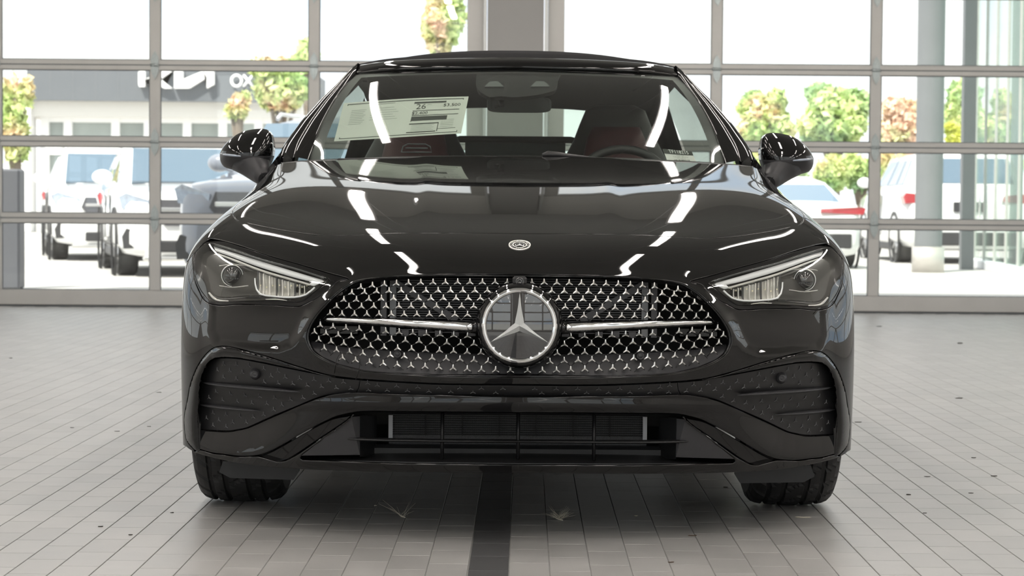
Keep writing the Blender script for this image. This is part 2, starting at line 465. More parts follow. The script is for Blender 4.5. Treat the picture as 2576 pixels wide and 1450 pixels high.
tag(ring_ground().build('ground', CONC), kind='structure')

def car_paint(name, col, rough=0.3): return simple(name, col, rough, coat=1.0)
WHITE = car_paint('white_car_paint', (0.78, 0.78, 0.78)); SILVER = car_paint('dark_blue_car_paint', (0.22, 0.24, 0.29)); GREYP = car_paint('pearl_car_paint', (0.62, 0.62, 0.60))
CGL = simple('car_window', (0.10, 0.16, 0.22), 0.06, coat=1.0); CBLK = simple('car_trim', (0.03, 0.03, 0.033), 0.5)
LAMPG = simple('lamp_glass', (0.35, 0.40, 0.48), 0.1, coat=1.0, noise=0.4, nscale=20); TAIL = simple('tail_lamp_red', (0.40, 0.03, 0.04), 0.2, coat=1.0)
RIMM = simple('alloy_rim', (0.45, 0.45, 0.46), 0.3, metal=0.8)

def parked_car(name, label, loc, rotz, L, W, H, paint, rear=False, sedan=False, low=None):
    """front faces -y in its own space"""
    t = tag(empty(name, loc), label, 'car', 'cars parked outside'); t.rotation_euler = (0, 0, rotz)
    low = low or paint
    h = W / 2; zb = 0.24 if not sedan else 0.18
    belt = 0.665 * H if not sedan else 0.64 * H
    hoodz = 0.63 * H if not sedan else 0.54 * H
    # y fraction, half width, shoulder z
    if not sedan: st = [(0, .70, .42*H, ), (.012, .86, .52*H), (.04, .955, .575*H), (.10, .985, .60*H), (.22, 1, hoodz), (.30, 1, belt), (.6, 1, belt*1.01), (.85, .99, belt*1.02), (.95, .96, belt*1.0), (.985, .90, belt*.95), (1, .80, .40*H)]
    else: st = [(0, .66, .30*H), (.012, .80, .38*H), (.05, .94, .46*H), (.12, .98, .50*H), (.25, 1, hoodz), (.33, 1, belt*.98), (.6, 1, belt), (.85, .985, belt*1.06), (.95, .93, belt*1.08), (.985, .86, belt*1.0), (1, .74, .45*H)]
    rows = []
    for f, w, z in st:
        y = -L / 2 + f * L; w = w * h; zz = zb + (0.1 if f in (0, 1) else 0)
        prof = [(0, zz), (.7 * w, zz), (.93 * w, zz + .04), (w, zz + .16), (w, zz + .5 * (z - zz)), (.985 * w, z - .07), (.93 * w, z), (.75 * w, z + .025), (.4 * w, z + .045), (0, z + .05)]
        rows.append([(x, y, q) for x, q in prof] + [(-x, y, q) for x, q in reversed(prof[1:-1])])
    mb = MB(); mb.grid(rows, True, close=True)
    n = len(rows[0]); mb.f.append(tuple(range(n))); mb.f.append(tuple(range(len(mb.v) - n, len(mb.v)))); mb.sm += [False, False]
    mb.build('body', paint, t)
    Y = lambda f: -L / 2 + f * L
    bz = belt - .02
    if not sedan: B = [Y(.27), Y(.975)]; T = [Y(.40), Y(.91)]; rz = H - .06; tw = .74
    else: B = [Y(.29), Y(.93)]; T = [Y(.44), Y(.70)]; rz = H - .05; tw = .66
    bl = [(-.90*h, B[0]+.12, bz), (-.55*h, B[0], bz), (.55*h, B[0], bz), (.90*h, B[0]+.12, bz), (.95*h, B[1]-.25, bz), (.80*h, B[1], bz), (-.80*h, B[1], bz), (-.95*h, B[1]-.25, bz)]
    tl = [(-tw*h, T[0]+.12, rz-.05), (-.5*h, T[0], rz-.01), (.5*h, T[0], rz-.01), (tw*h, T[0]+.12, rz-.05), (tw*h, T[1]-.15, rz-.05), (.62*h, T[1], rz-.04), (-.62*h, T[1], rz-.04), (-tw*h, T[1]-.15, rz-.05)]
    ct = [(x * .6, (T[0] + T[1]) / 2 + (y - (T[0] + T[1]) / 2) * .7, H) for x, y, z in tl]
    g = MB(); g.grid([bl, tl, ct], True, close=True); k = len(g.v); g.f.append(tuple(range(16, 24))); g.sm.append(False)
    g.build('cabin', paint, t)
    def patch(nm, A, Bq, C, D, u0, u1, v0, v1, mat, off=.012, parent=t):
        A, Bq, C, D = map(np.array, (A, Bq, C, D))
        nrm = np.cross(Bq - A, D - A); nrm = nrm / np.linalg.norm(nrm)
        if nrm[1] * 0 + nrm @ ((A + C) / 2 - np.array([0, 0, .5])) < 0: nrm = -nrm
        def P(u, v): return (A * (1 - u) + Bq * u) * (1 - v) + (D * (1 - u) + C * u) * v
        q = [P(u, v) for v in (v0, (v0 + v1) / 2, v1) for u in (u0, (u0 + u1) / 2, u1)]
        mb = MB()
        outer = [P(u0, v0), P(u1, v0), P(u1, v1), P(u0, v1)]
        vs = [p + nrm * off for p in outer] + [p - nrm * .02 for p in outer]
        mb.add(vs, [(0, 1, 2, 3), (0, 4, 5, 1), (1, 5, 6, 2), (2, 6, 7, 3), (3, 7, 4, 0)])
        return mb.build(nm, mat, parent)
    patch('windscreen', bl[1], bl[2], tl[2], tl[1], -.18, 1.18, .10, .93, CGL, off=.03)
    patch('rear_window', bl[6], bl[5], tl[5], tl[6], .04, .96, .16, .90, CGL)
    for i, j in ((3, 4), (7, 0)):
        A, Bq, C, D = (bl[i], bl[j], tl[j], tl[i]) if i == 3 else (bl[0], bl[7], tl[7], tl[0])
        for u0, u1 in ((.10, .42), (.45, .72), (.75, .95)):
            patch('side_window', A, Bq, C, D, u0, u1, .12, .88, CGL)
    if not sedan:
        for s in (-1, 1): MB().tube([(s * tw * h * .93, T[0] + .3, rz + .03), (s * tw * h * .93, T[0] + .4, rz + .09), (s * tw * h * .93, T[1] - .4, rz + .09), (s * tw * h * .93, T[1] - .3, rz + .03)], .022, 8).build('roof_rail', SATIN, t)
    # wheels
    R = .39 if not sedan else .34
    for s in (-1, 1):
        for f in (.19, .80):
            c = (s * (h - .155), Y(f), R)
            w = MB(); w.lathe([(R * .66, -.11), (R * .93, -.125), (R, -.09), (R, .09), (R * .93, .125), (R * .66, .11)], c, 'x', 28)
            wo = w.build('tyre', RUBBER, t)
            r = MB(); r.lathe([(.01, s * .06), (R * .25, s * .07), (R * .58, s * .05), (R * .68, s * .11), (R * .68, -s * .05)], c, 'x', 20)
            for q in range(5):
                a = q * 2 * math.pi / 5; r.tube([(c[0] + s * .085, c[1], c[2]), (c[0] + s * .10, c[1] + R * .64 * math.cos(a), c[2] + R * .64 * math.sin(a))], .035, 6)
            r.build('rim', RIMM, wo)
            a = MB(); a.lathe([(R * 1.13, -.02), (R * 1.15, .008), (R * 1.0, .008), (R * 1.0, -.02)], (s * (h - .006), c[1], c[2]), 'x', 28); a.build('wheel_arch', CBLK, t)
    # face
    yf = -L / 2
    if not rear:
        gz = .455 * H if not sedan else .36 * H
        pr = [(-.42*h, gz-.14), (.42*h, gz-.14), (.56*h, gz+.02), (.50*h, gz+.17), (-.50*h, gz+.17), (-.56*h, gz+.02)]
        go = MB().prism(pr, yf - .03, yf + .1).build('grille', simple('parked_grille_mesh', (.09, .09, .10), .4, noise=.6, nscale=60), t)
        MB().box(-.5*h, .5*h, yf - .045, yf - .02, gz + .03, gz + .075, bev=.006).build('grille_bar', SATIN, go)
        ring = MB(); ring.tube([(0 + .13 * math.cos(q), yf - .05, gz + .05 + .13 * math.sin(q)) for q in np.linspace(0, 2 * math.pi, 21)], .014, 6, caps=False); ring.build('emblem_ring', SATIN, go)
        for s in (-1, 1):
            hp = [(s*.60*h, gz+.02), (s*.95*h, gz+.06), (s*.99*h, gz+.20), (s*.90*h, gz+.245), (s*.58*h, gz+.15)]
            mb = MB(); mb.prism(hp, 0, 1, f=lambda p: (p[0], yf + (.035 if p[1] < .5 else .3) + .42 * max(0, abs(p[0]) / h - .55) ** 1.5, p[2])); mb.build('headlight', LAMPG, t)
            ip = [(s*.55*h, .36), (s*.93*h, .34), (s*.95*h, .48), (s*.90*h, .58), (s*.62*h, .52)]
            mb = MB(); mb.prism(ip, 0, 1, f=lambda p: (p[0], yf + (.0 if p[1] < .5 else .3) + .30 * max(0, abs(p[0]) / h - .55) ** 1.5, p[2])); mb.build('air_intake', CBLK, t)
        MB().box(-.5*h, .5*h, yf - .02, yf + .1, .30, .44, bev=.02).build('lower_intake', CBLK, t)
        MB().box(-.7*h, .7*h, yf - .04, yf + .1, .20, .25, bev=.015).build('skid_plate', SATIN, t)
    yr = L / 2
    tz = belt * (.86 if not sedan else .98)
    for s in (-1, 1):
        if sedan: hp = [(s*.25*h, tz-.03), (s*.93*h, tz-.06), (s*.97*h, tz+.03), (s*.90*h, tz+.05), (s*.25*h, tz+.02)]
        else: hp = [(s*.50*h, tz-.05), (s*.97*h, tz-.09), (s*1.0*h, tz+.02), (s*.96*h, tz+.08), (s*.52*h, tz+.04)]
        mb = MB(); mb.prism(hp, 0, 1, f=lambda p: (p[0] * 1.01, yr + (.01 if p[1] > .5 else -.3) - .34 * max(0, abs(p[0]) / h - .6) ** 1.5, p[2])); mb.build('tail_light', TAIL, t)
    MB().box(-.75*h, .75*h, yr - .06, yr + .015, .30, .52, bev=.02).build('rear_bumper_trim', CBLK, t)
    MB().box(-.26, .26, yr - .02, yr + .03, tz - .22 if not sedan else .45, tz - .06 if not sedan else .58, bev=.005).build('number_plate', CBLK, t)
    for s in (-1, 1):
        mb = sphere_mb((s * (h + .10), Y(.33), belt + .10), (.13, .09, .095), 14, 8); mb.tube([(s * (h - .06), Y(.33), belt + .02), (s * (h + .08), Y(.33), belt + .06)], .03, 6)
        mb.build('door_mirror', paint if not sedan else CBLK, t)
        for f in (.36, .56): MB().box(s * h - .008, s * h + .008, Y(f) , Y(f) + .012, zb + .2, belt - .12).build('door_seam', CBLK, t)
    MB().box(-h*.96, h*.96, Y(.26), Y(.74), zb - .04, zb + .09, bev=.03).build('sill', CBLK, t)
    return t

def car_at(px, py, off=(0, 0)):
    P = ground_pt(px, py); return (P[0] + off[0], P[1] + off[1], -0.02)
# the five parked cars
g1 = deep(665, 500, 21.2)
def gz(P): return (P[0], P[1], -0.02)
def park(name, label, px, d_end, deg, L, W, H, paint, end, **k):
    E = deep(px, 500, d_end); th = math.radians(deg); sg = 1 if end == 'front' else -1
    return parked_car(name, label, (E[0] - sg * math.sin(th) * L / 2, E[1] + sg * math.cos(th) * L / 2, -.02), th, L, W, H, paint, rear=(end == 'rear'), **k)
park('sport_utility_vehicle', 'big blue grey SUV with silver grille bar parked nose-in behind the left door', 668, 20.6, -13, 5.1, 2.0, 1.82, SILVER, 'front')
park('sport_utility_vehicle', 'white SUV partly hidden by the blue grey one, beside the first full stile', 500, 25.6, 14, 4.6, 1.88, 1.66, WHITE, 'front')
park('sport_utility_vehicle', 'white SUV parked farthest left and farthest back, behind the leftmost panes', 300, 32.4, 14, 4.6, 2.0, 1.74, WHITE, 'front')
park('coupe_car', 'low white fastback car with its tail to the door, beside the right mirror', 2025, 31.0, 183, 4.7, 1.85, 1.36, WHITE, 'rear', sedan=True)
park('sport_utility_vehicle', 'white SUV with red tail lights parked behind the round outdoor column', 2440, 34.3, 180, 4.9, 2.08, 1.85, WHITE, 'rear')
# outdoor column, glass lobby, far showroom, trees
DG = simple('dark_grey_paint', (0.17, 0.18, 0.19), 0.45, noise=0.1, nscale=2)
P = ground_pt(2341, 683)
oc = tag(empty('outdoor_column', (P[0], P[1] + .2, -.02)), 'tall dark grey round column with a pale metal collar outside the right door', 'column')
q = MB(); q.lathe([(.19, 0), (.19, 7.5)], (0, 0, 0), 'z', 28); q.build('shaft', DG, oc)
q = MB(); q.lathe([(.20, 0), (.225, 0), (.225, .36), (.20, .36)], (0, 0, 0), 'z', 28); q.build('base_collar', simple('brushed_collar', (.55, .52, .49), .35, metal=.5, noise=.1), oc)
P = deep(2433, 516, 31.5); MB().box(-.09, .09, -.09, .09, -.02, 7.0)
o = MB().box(-.09, .09, -.09, .09, 0, 7.0).build('canopy_post', DG); o.location = (P[0], P[1], -.02)
tag(o, 'slim grey post between the round column and the glass lobby outside', 'post')
o = MB().box(-.13, .13, -.13, .13, 0, 1.22, bev=.02).build('bollard', simple('bollard_paint', (.10, .105, .12), .5)); P = ground_pt(24, 722); o.location = (P[0], P[1], -.02)
tag(o, 'square dark grey bollard outside the far left pane', 'bollard')
# glass lobby with green tinted panes on a kerb
LG = glass_mat('green_lobby_glass', (0.80, 0.93, 0.87), 0.9, ior=1.9, dirt=0.12)
A = ground_pt(2452, 666); Bp = ground_pt(2569, 693); d = Bp - A; Ld = np.linalg.norm(d[:2]); d /= Ld
lob = tag(empty('glass_lobby', (A[0], A[1], -.02)), 'green tinted glass lobby wall on a pale kerb at the right edge, reflecting the street', 'glass wall')
lob.rotation_euler = (0, 0, math.atan2(d[1], d[0]))
MB().box(-.1, Ld + 5, -.12, .12, 0, .12, bev=.01).build('kerb', simple('kerb_paint', (.72, .73, .76), .6), lob)
for k in range(7):
    x0 = k * 1.25
    MB().box(x0 + .02, x0 + 1.23, -.01, .01, .12, 5.6).build('pane', LG, lob)
    MB().box(x0 - .015, x0 + .015, -.03, .03, .12, 5.6).build('mullion', ALU, lob)
MB().box(-.1, 8.8, -.1, .1, 5.6, 5.8).build('head_rail', ALU, lob)
for zz in (1.0,): MB().tube([(1.05, -.06, zz - .25), (1.05, -.06, zz + .25)], .015, 8).build('door_handle', CHROME, lob)

# far showroom building
FB = 62.0
def fp(px, py): p = deep(px, py, FB); return p
S0 = fp(80, 250); S1 = fp(760, 250); zt = fp(400, 160)[2]; zbm = fp(360, 257)[2]
bd = tag(empty('showroom_building', (S0[0], S0[1], 0)), 'car showroom across the street with dark grey fascia, white lettering and white window frames', 'building')
Wd = S1[0] - S0[0]
FASC = simple('grey_fascia', (0.13, 0.142, 0.158), 0.6, noise=0.05, nscale=1)
WFR = simple('white_frame', (0.85, 0.85, 0.85), 0.5); BW = simple('showroom_wall', (0.72, 0.70, 0.66), 0.8)
SG = simple('showroom_window', (0.34, 0.38, 0.36), 0.15, noise=0.5, nscale=.5)
MB().box(0, Wd, -.6, 8, zbm, zt).build('fascia', FASC, bd)
for k in range(12): MB().box(Wd * k / 12 - .006, Wd * k / 12 + .006, -.605, -.58, zbm, zt).build('fascia_joint', DG, bd)
MB().box(-.3, Wd, -.3, 8, zbm - .45, zbm).build('soffit', BW, bd)
MB().box(.3, Wd, .3, 8, 0, zbm - .45).build('wall', BW, bd)
xs = [fp(p, 300)[0] - S0[0] for p in (112, 170, 290, 372, 470, 560, 650, 740)]
zl = [fp(200, y)[2] for y in (470, 380, 298, 268)]
for i in range(len(xs) - 1):
    for j in range(3): MB().box(xs[i], xs[i + 1], .18, .30, zl[j] if zl[j] > 0 else 0, zl[j + 1]).build('window', SG, bd)
for x in xs: MB().box(x - .12, x + .12, .0, .25, 0, zbm - .45).build('window_post', WFR, bd)
for z in zl[1:]: MB().box(xs[0], xs[-1], .02, .22, z - .11, z + .11).build('window_rail', WFR, bd)
MB().box(xs[0] - .9, xs[0] - .3, -.5, .3, 0, zbm).build('end_pier', WFR, bd)
# sign letters, extruded
def sign(poly_px, name, mat=WFR, dpt=.18, parent=bd):
    pl = [fp(x, y) for x, y in poly_px]; mb = MB(); n = len(pl)
    vs = [(p[0] - S0[0], -.63 - dpt, p[2]) for p in pl] + [(p[0] - S0[0], -.60, p[2]) for p in pl]
    me = bpy.data.meshes.new(name); bm = bmesh.new(); V = [bm.verts.new(v) for v in vs]
    bm.faces.new(V[:n]); bm.faces.new(V[n:][::-1])
    for k in range(n): bm.faces.new((V[k], V[n + k], V[n + (k + 1) % n], V[(k + 1) % n]))
    bmesh.ops.triangulate(bm, faces=bm.faces); bmesh.ops.recalc_face_normals(bm, faces=bm.faces); bm.to_mesh(me); bm.free()
    return link(name, me, mat, parent)
SGN = simple('sign_white', (0.95, 0.95, 0.95), 0.5)
sign([(360,186),(366,180),(376,180),(376,222),(362,222),(360,216)], 'sign_letter', SGN)
sign([(376,204),(421,181),(446,181),(415,203),(443,226),(423,226),(404,213),(404,226),(392,226),(392,201)], 'sign_letter', SGN)
sign([(449,181),(470,181),(470,204),(520,183),(548,183),(548,216),(530,226),(530,199),(486,226),(449,226)], 'sign_letter', SGN)
fc = fp(603, 206); mb = MB()
for (cxp, kind) in ((603, 'o'), (632, 'x')):
    c = fp(cxp, 207); x = c[0] - S0[0]; z = c[2]; r = .19 * 1.0
    sc = fp(cxp + 16, 207)[0] - c[0]
    if kind == 'o': q = MB().tube([(x + sc * .78 * math.cos(a), -.72, z + sc * .86 * math.sin(a)) for a in np.linspace(0, 2 * math.pi, 25)], sc * .22, 6, caps=False)
    else: q = MB().tube([(x - sc * .75, -.72, z + sc * .9), (x + sc * .75, -.72, z - sc * .9)], sc * .2, 6).tube([(x + sc * .75, -.72, z + sc * .9), (x - sc * .75, -.72, z - sc * .9)], sc * .2, 6)
    q.build('sign_letter', SGN, bd)

# trees: real leaves scattered through a crown, on a branching trunk
def leaf_mat(name, c1, c2, c3):
    m, nt, b = new_mat(name); tc = nt.nodes.new('ShaderNodeTexCoord'); n = nt.nodes.new('ShaderNodeTexNoise'); n.inputs['Scale'].default_value = 1.1; n.inputs['Detail'].default_value = 5
    cr = nt.nodes.new('ShaderNodeValToRGB'); e = cr.color_ramp.elements; e[0].color = (*c1, 1); e[0].position = .36; e[1].color = (*c3, 1); e[1].position = .64
    q = e.new(.5); q.color = (*c2, 1)
    nt.links.new(tc.outputs['Object'], n.inputs['Vector']); nt.links.new(n.outputs[0], cr.inputs[0]); nt.links.new(cr.outputs[0], b.inputs['Base Color']); b.inputs['Roughness'].default_value = .55
    return m
LEAF1 = leaf_mat('leaf_green_orange', (.36, .56, .22), (.58, .68, .28), (.88, .62, .44))
LEAF2 = leaf_mat('leaf_green', (.30, .48, .24), (.50, .64, .28), (.74, .80, .36))
LEAF3 = leaf_mat('leaf_orange', (.46, .60, .26), (.84, .64, .46), (.92, .66, .52))
LEAF4 = leaf_mat('leaf_yellow', (.45, .55, .10), (.72, .74, .16), (.60, .62, .2))
BARK = simple('bark', (.16, .13, .10), .9, noise=.3, nscale=10)
def tree(name, label, cat, px, py_c, dist_, rpx, hpx, mat, n=2200, seed=1, trunk=True, lobes=7, leaf=.12, group='trees beyond the parked cars'):
    rg = random.Random(seed); c = deep(px, py_c, dist_); sc = dist_ / FPX; rx = rpx * sc; rz_ = hpx * sc; gz0 = -.02
    t = tag(empty(name, (c[0], c[1], gz0)), label, cat, group); cz = c[2] - gz0
    L = [(0, 0, cz - rz_ * .25, rx * .72, rz_ * .72)]
    for k in range(lobes):
        a = rg.uniform(0, 6.283); rr = rg.uniform(.35, .68) * rx; L.append((rr * math.cos(a), rr * math.sin(a), cz + rg.uniform(-.62, .62) * rz_, rx * rg.uniform(.26, .44), rz_ * rg.uniform(.22, .38)))
    V = []; F = []
    for k in range(n):
        lx, ly, lz, lr, lh = L[rg.randrange(len(L))] if k % 3 else L[0]
        u = rg.uniform(-1, 1); th = rg.uniform(0, 6.283); q = math.sqrt(1 - u * u); rad = rg.uniform(.6, 1.05)
        p = np.array([lx + lr * q * math.cos(th) * rad, ly + lr * q * math.sin(th) * rad, max(.1, lz + lh * u * rad)])
        d1 = np.array([rg.gauss(0, 1), rg.gauss(0, 1), rg.gauss(0, 1)]); d1 /= np.linalg.norm(d1); d2 = np.cross(d1, [rg.gauss(0, 1), rg.gauss(0, 1), rg.gauss(0, 1)]); d2 /= np.linalg.norm(d2)
        s = leaf * rg.uniform(.7, 1.3); m0 = len(V)
        V += [tuple(p - d1 * s), tuple(p + d2 * s * .55), tuple(p + d1 * s), tuple(p - d2 * s * .55)]; F.append((m0, m0 + 1, m0 + 2, m0 + 3))
    me = bpy.data.meshes.new('foliage'); me.from_pydata(V, [], F); me.update(); o = link('foliage', me, mat, t); o['kind'] = 'stuff'
    if trunk:
        mb = MB(); mb.tube([(0, 0, 0), (.03, .02, cz * .4), (0, 0, cz * .8), (0, 0, cz + rz_ * .5)], [.16, .12, .09, .03], 8)
        for k in range(1, len(L)): mb.tube([(0, 0, cz * .5), (L[k][0] * .5, L[k][1] * .5, (cz * .6 + L[k][2]) / 2), L[k][:3]], [.07, .05, .02], 6)
        mb.build('trunk', BARK, t)
    return t
tree('tree', 'tall slender tree rising above the roof edge of the car, green and pink', 'tree', 1108, 40, 48, 62, 100, LEAF1, 2600, 3, leaf=.12)
tree('tree', 'green and orange tree right of the showroom letters', 'tree', 705, 205, 50, 88, 80, LEAF1, 3200, 5)
tree('tree', 'small pale tree whose tip shows beside the second left stile', 'tree', 775, 125, 60, 38, 62, LEAF2, 1000, 8, lobes=5)
tree('tree', 'low orange tree under the last showroom letters', 'tree', 600, 258, 49, 30, 42, LEAF1, 900, 9, lobes=4)
tree('tree', 'thin leafy tree at the far left edge of the glass', 'tree', 38, 300, 40, 40, 120, LEAF1, 900, 11, lobes=9)
tree('tree', 'rounded green tree left in the group behind the right mirror', 'tree', 1925, 290, 52, 82, 88, LEAF1, 3400, 12)
tree('tree', 'largest green tree behind the right mirror, next to the stile', 'tree', 2100, 275, 50, 105, 105, LEAF2, 5200, 14, lobes=10)
tree('tree', 'orange leaved tree just left of the round outdoor column', 'tree', 2262, 305, 54, 62, 78, LEAF3, 2800, 15)
tree('tree', 'yellow green tree between the round column and the slim post', 'tree', 2412, 270, 56, 42, 95, LEAF2, 2200, 16)
tree('shrub', 'bright yellow shrub low between the round column and slim post', 'shrub', 2412, 345, 46, 34, 34, LEAF4, 1200, 17, lobes=4)
for k, (px, lab) in enumerate(((1880, 'green shrub of the hedge nearest the right mirror stalk'), (1990, 'green shrub of the hedge above the white fastback roof'), (2085, 'green shrub of the hedge beneath the largest tree'), (2165, 'green shrub of the hedge beside the right door stile'), (2260, 'green shrub of the hedge left of the round column'))):
    tree('shrub', lab, 'shrub', px, 425, 46 + 1.6 * (k % 2), 47, 56, LEAF2 if k % 2 else LEAF1, 2200, 30 + k, lobes=6, group='hedge shrubs beyond the parked cars')
# ------------------------------------------------------------------ the car body as one smooth surface S(s,t)
# rows run from the chin (t=0) to the rear edge of the bonnet (t=11), columns from the centre line (s=0) round to the door (s=11)
NET = [
 [(1304,1192,-.80),(1150,1191,-.79),(1000,1189,-.77),(860,1185,-.73),(740,1180,-.67),(630,1170,-.60),(545,1154,-.52),(488,1138,-.44),(459,1122,-.36)],
 [(1304,1060,-.845),(1150,1060,-.838),(1000,1060,-.818),(860,1058,-.762),(740,1056,-.698),(630,1052,-.615),(545,1046,-.525),(488,1036,-.46),(456,1020,-.36)],
 [(1304,940,-.868),(1150,940,-.861),(1000,940,-.84),(860,938,-.793),(740,934,-.726),(630,928,-.643),(545,920,-.551),(486,910,-.47),(454,900,-.36)],
 [(1304,850,-.872),(1150,850,-.865),(1000,850,-.843),(862,850,-.80),(742,848,-.735),(632,846,-.655),(545,840,-.56),(486,830,-.46),(455,822,-.35)],
 [(1304,770,-.868),(1150,770,-.86),(1000,771,-.835),(866,774,-.79),(745,775,-.71),(635,774,-.62),(547,769,-.52),(489,758,-.42),(458,745,-.33)],
 [(1304,705,-.852),(1150,705,-.842),(1000,706,-.812),(870,708,-.76),(750,702,-.665),(640,692,-.555),(550,683,-.45),(495,675,-.355),(464,680,-.275)],
 [(1304,645,-.79),(1150,645,-.78),(1000,646,-.748),(872,647,-.69),(757,640,-.59),(650,627,-.47),(563,613,-.36),(505,610,-.27),(479,636,-.20)],
 [(1304,588,-.66),(1150,587,-.655),(1000,588,-.635),(872,590,-.585),(770,586,-.50),(672,573,-.375),(597,558,-.26),(543,562,-.17),(512,588,-.12)],
 [(1304,528,-.40),(1150,528,-.40),(1000,529,-.385),(874,530,-.35),(770,528,-.28),(682,523,-.19),(612,520,-.11),(580,526,-.04),(561,542,-.0)],
 [(1304,470,-.03),(1150,469,-.03),(1000,471,-.04),(880,474,-.055),(785,478,-.05),(715,480,-.0),(672,478,.07),(635,483,.14),(612,500,.20)],
 [(1304,426,.34),(1150,426,.34),(1000,428,.32),(890,432,.28),(805,437,.25),(745,441,.25),(705,445,.28),(672,452,.33),(646,468,.38)],
 [(1304,396,.66),(1150,397,.65),(1000,399,.62),(890,402,.57),(805,405,.53),(750,407,.50),(712,408,.50),(690,420,.52),(668,442,.55)],
]
SIDE = [(.91,.20),(.93,.33),(.935,.45),(.935,.55),(.935,.62),(.933,.69),(.930,.75),(.920,.81),(.90,.86),(.87,.90),(.84,.935),(.81,.965)]
_rows = []
for i, r in enumerate(NET):
    row = [at_y(*p) for p in r]; row[0][0] = 0.0
    row[0] = np.array([0, row[0][1], row[0][2]])
    c8 = row[8]; e = np.array([-SIDE[i][0], 0.62, SIDE[i][1]])
    for w in (0.13, 0.38, 1.0): row.append(c8 * (1 - w) + e * w)
    _rows.append(row)
DATA = np.array(_rows)          # 12 x 12 x 3
NT, NS = DATA.shape[:2]

def _pad(C):
    C = np.concatenate([2 * C[:1] - C[1:2], C, 2 * C[-1:] - C[-2:-1]], 0)
    m = C[:, 1:2].copy(); m[..., 0] *= -1
    return np.concatenate([m, C, 2 * C[:, -1:] - C[:, -2:-1]], 1)

def _bas(u, n):
    i = np.clip(np.floor(u).astype(int), 0, n - 2); f = (u - i)[:, None]
    return i, np.concatenate([(1 - f) ** 3, 3 * f ** 3 - 6 * f ** 2 + 4, -3 * f ** 3 + 3 * f ** 2 + 3 * f + 1, f ** 3], 1) / 6

def ev(C, s, t):
    j, bs = _bas(s, NS); i, bt = _bas(t, NT)
    out = np.zeros((len(s), 3))
    for a in range(4):
        for b in range(4):
            out += C[i + a, j + b] * (bt[:, a] * bs[:, b])[:, None]
    return out
_gs, _gt = np.meshgrid(np.arange(NS, dtype=float), np.arange(NT, dtype=float))
CTRL = DATA.copy()
for _ in range(2):
    E = DATA - ev(_pad(CTRL), _gs.ravel(), _gt.ravel()).reshape(NT, NS, 3)
    E[:, 0, 0] = 0
    CTRL = CTRL + 0.8 * E
CP = _pad(CTRL)

def sm(a, b, x):
    k = np.clip((x - a) / (b - a), 0, 1); return k * k * (3 - 2 * k)

def inside(P, poly):
    x, y = P[:, 0], P[:, 1]; c = np.zeros(len(P), bool); n = len(poly)
    for k in range(n):
        x1, y1 = poly[k]; x2, y2 = poly[(k + 1) % n]
        if y1 == y2: continue
        m = ((y1 > y) != (y2 > y)) & (x < (x2 - x1) * (y - y1) / (y2 - y1) + x1)
        c ^= m
    return c

def dist(P, line, closed=False):
    d = np.full(len(P), 1e9); n = len(line)
    for k in range(n if closed else n - 1):
        a = np.array(line[k], float); b = np.array(line[(k + 1) % n], float); ab = b - a
        L = ab @ ab
        if L < 1e-14: continue
        h = np.clip(((P - a) @ ab) / L, 0, 1)
        d = np.minimum(d, np.hypot(*(P - a - h[:, None] * ab).T))
    return d

def densify(pts, step=7.0, closed=False, corner=50):
    """Catmull-Rom through the points, sharp corners kept"""
    P = [np.array(p, float) for p in pts]; n = len(P); out = []
    def sharp(i):
        if not closed and i in (0, n - 1): return True
        a = P[i] - P[i - 1]; b = P[(i + 1) % n] - P[i]
        c = (a @ b) / (np.linalg.norm(a) * np.linalg.norm(b) + 1e-9)
        return math.degrees(math.acos(max(-1, min(1, c)))) > corner
    for i in range(n if closed else n - 1):
        p1, p2 = P[i], P[(i + 1) % n]
        p0 = P[i - 1] if not sharp(i) else p1 - (p2 - p1)
        p3 = P[(i + 2) % n] if not sharp((i + 1) % n) else p2 + (p2 - p1)
        L = np.linalg.norm(p2 - p1); k = max(1, int(round(L / step)))
        # centripetal-like tangents
        m1 = (p2 - p0) / (np.linalg.norm(p2 - p1) + np.linalg.norm(p1 - p0)) * L
        m2 = (p3 - p1) / (np.linalg.norm(p3 - p2) + np.linalg.norm(p2 - p1)) * L
        for q in range(k):
            f = q / k
            out.append((2 * f**3 - 3 * f**2 + 1) * p1 + (f**3 - 2 * f**2 + f) * m1 + (-2 * f**3 + 3 * f**2) * p2 + (f**3 - f**2) * m2)
    if not closed: out.append(P[-1])
    return out

# inverse map: picture point (left half) or side point -> (s,t)
_S, _T = np.meshgrid(np.arange(0, NS - 1 + 1e-6, 0.05), np.arange(0, NT - 1 + 1e-6, 0.05))
_S, _T = _S.ravel(), _T.ravel(); _G = ev(CP, _S, _T); _GP = proj(_G)
_vis = _S <= 8.35

def _solve(target, key, s, t):
    for _ in range(8):
        e = 1e-3
        S3 = np.array([s, min(s + e, NS - 1) , s]); T3 = np.array([t, t, min(t + e, NT - 1)])
        q = key(ev(CP, S3, T3)); r = q[0] - target
        J = np.stack([(q[1] - q[0]) / max(S3[1] - s, 1e-9) if S3[1] > s else (q[1] - q[0]), (q[2] - q[0]) / max(T3[2] - t, 1e-9) if T3[2] > t else (q[2] - q[0])], 1)
        if abs(np.linalg.det(J)) < 1e-9: break
        d = np.linalg.solve(J, r); d = np.clip(d, -0.3, 0.3)
        s2, t2 = s - d[0], t - d[1]
        s, t = min(max(s2, 0), NS - 1 - 2e-3), min(max(t2, 0), NT - 1 - 2e-3)
    return s, t

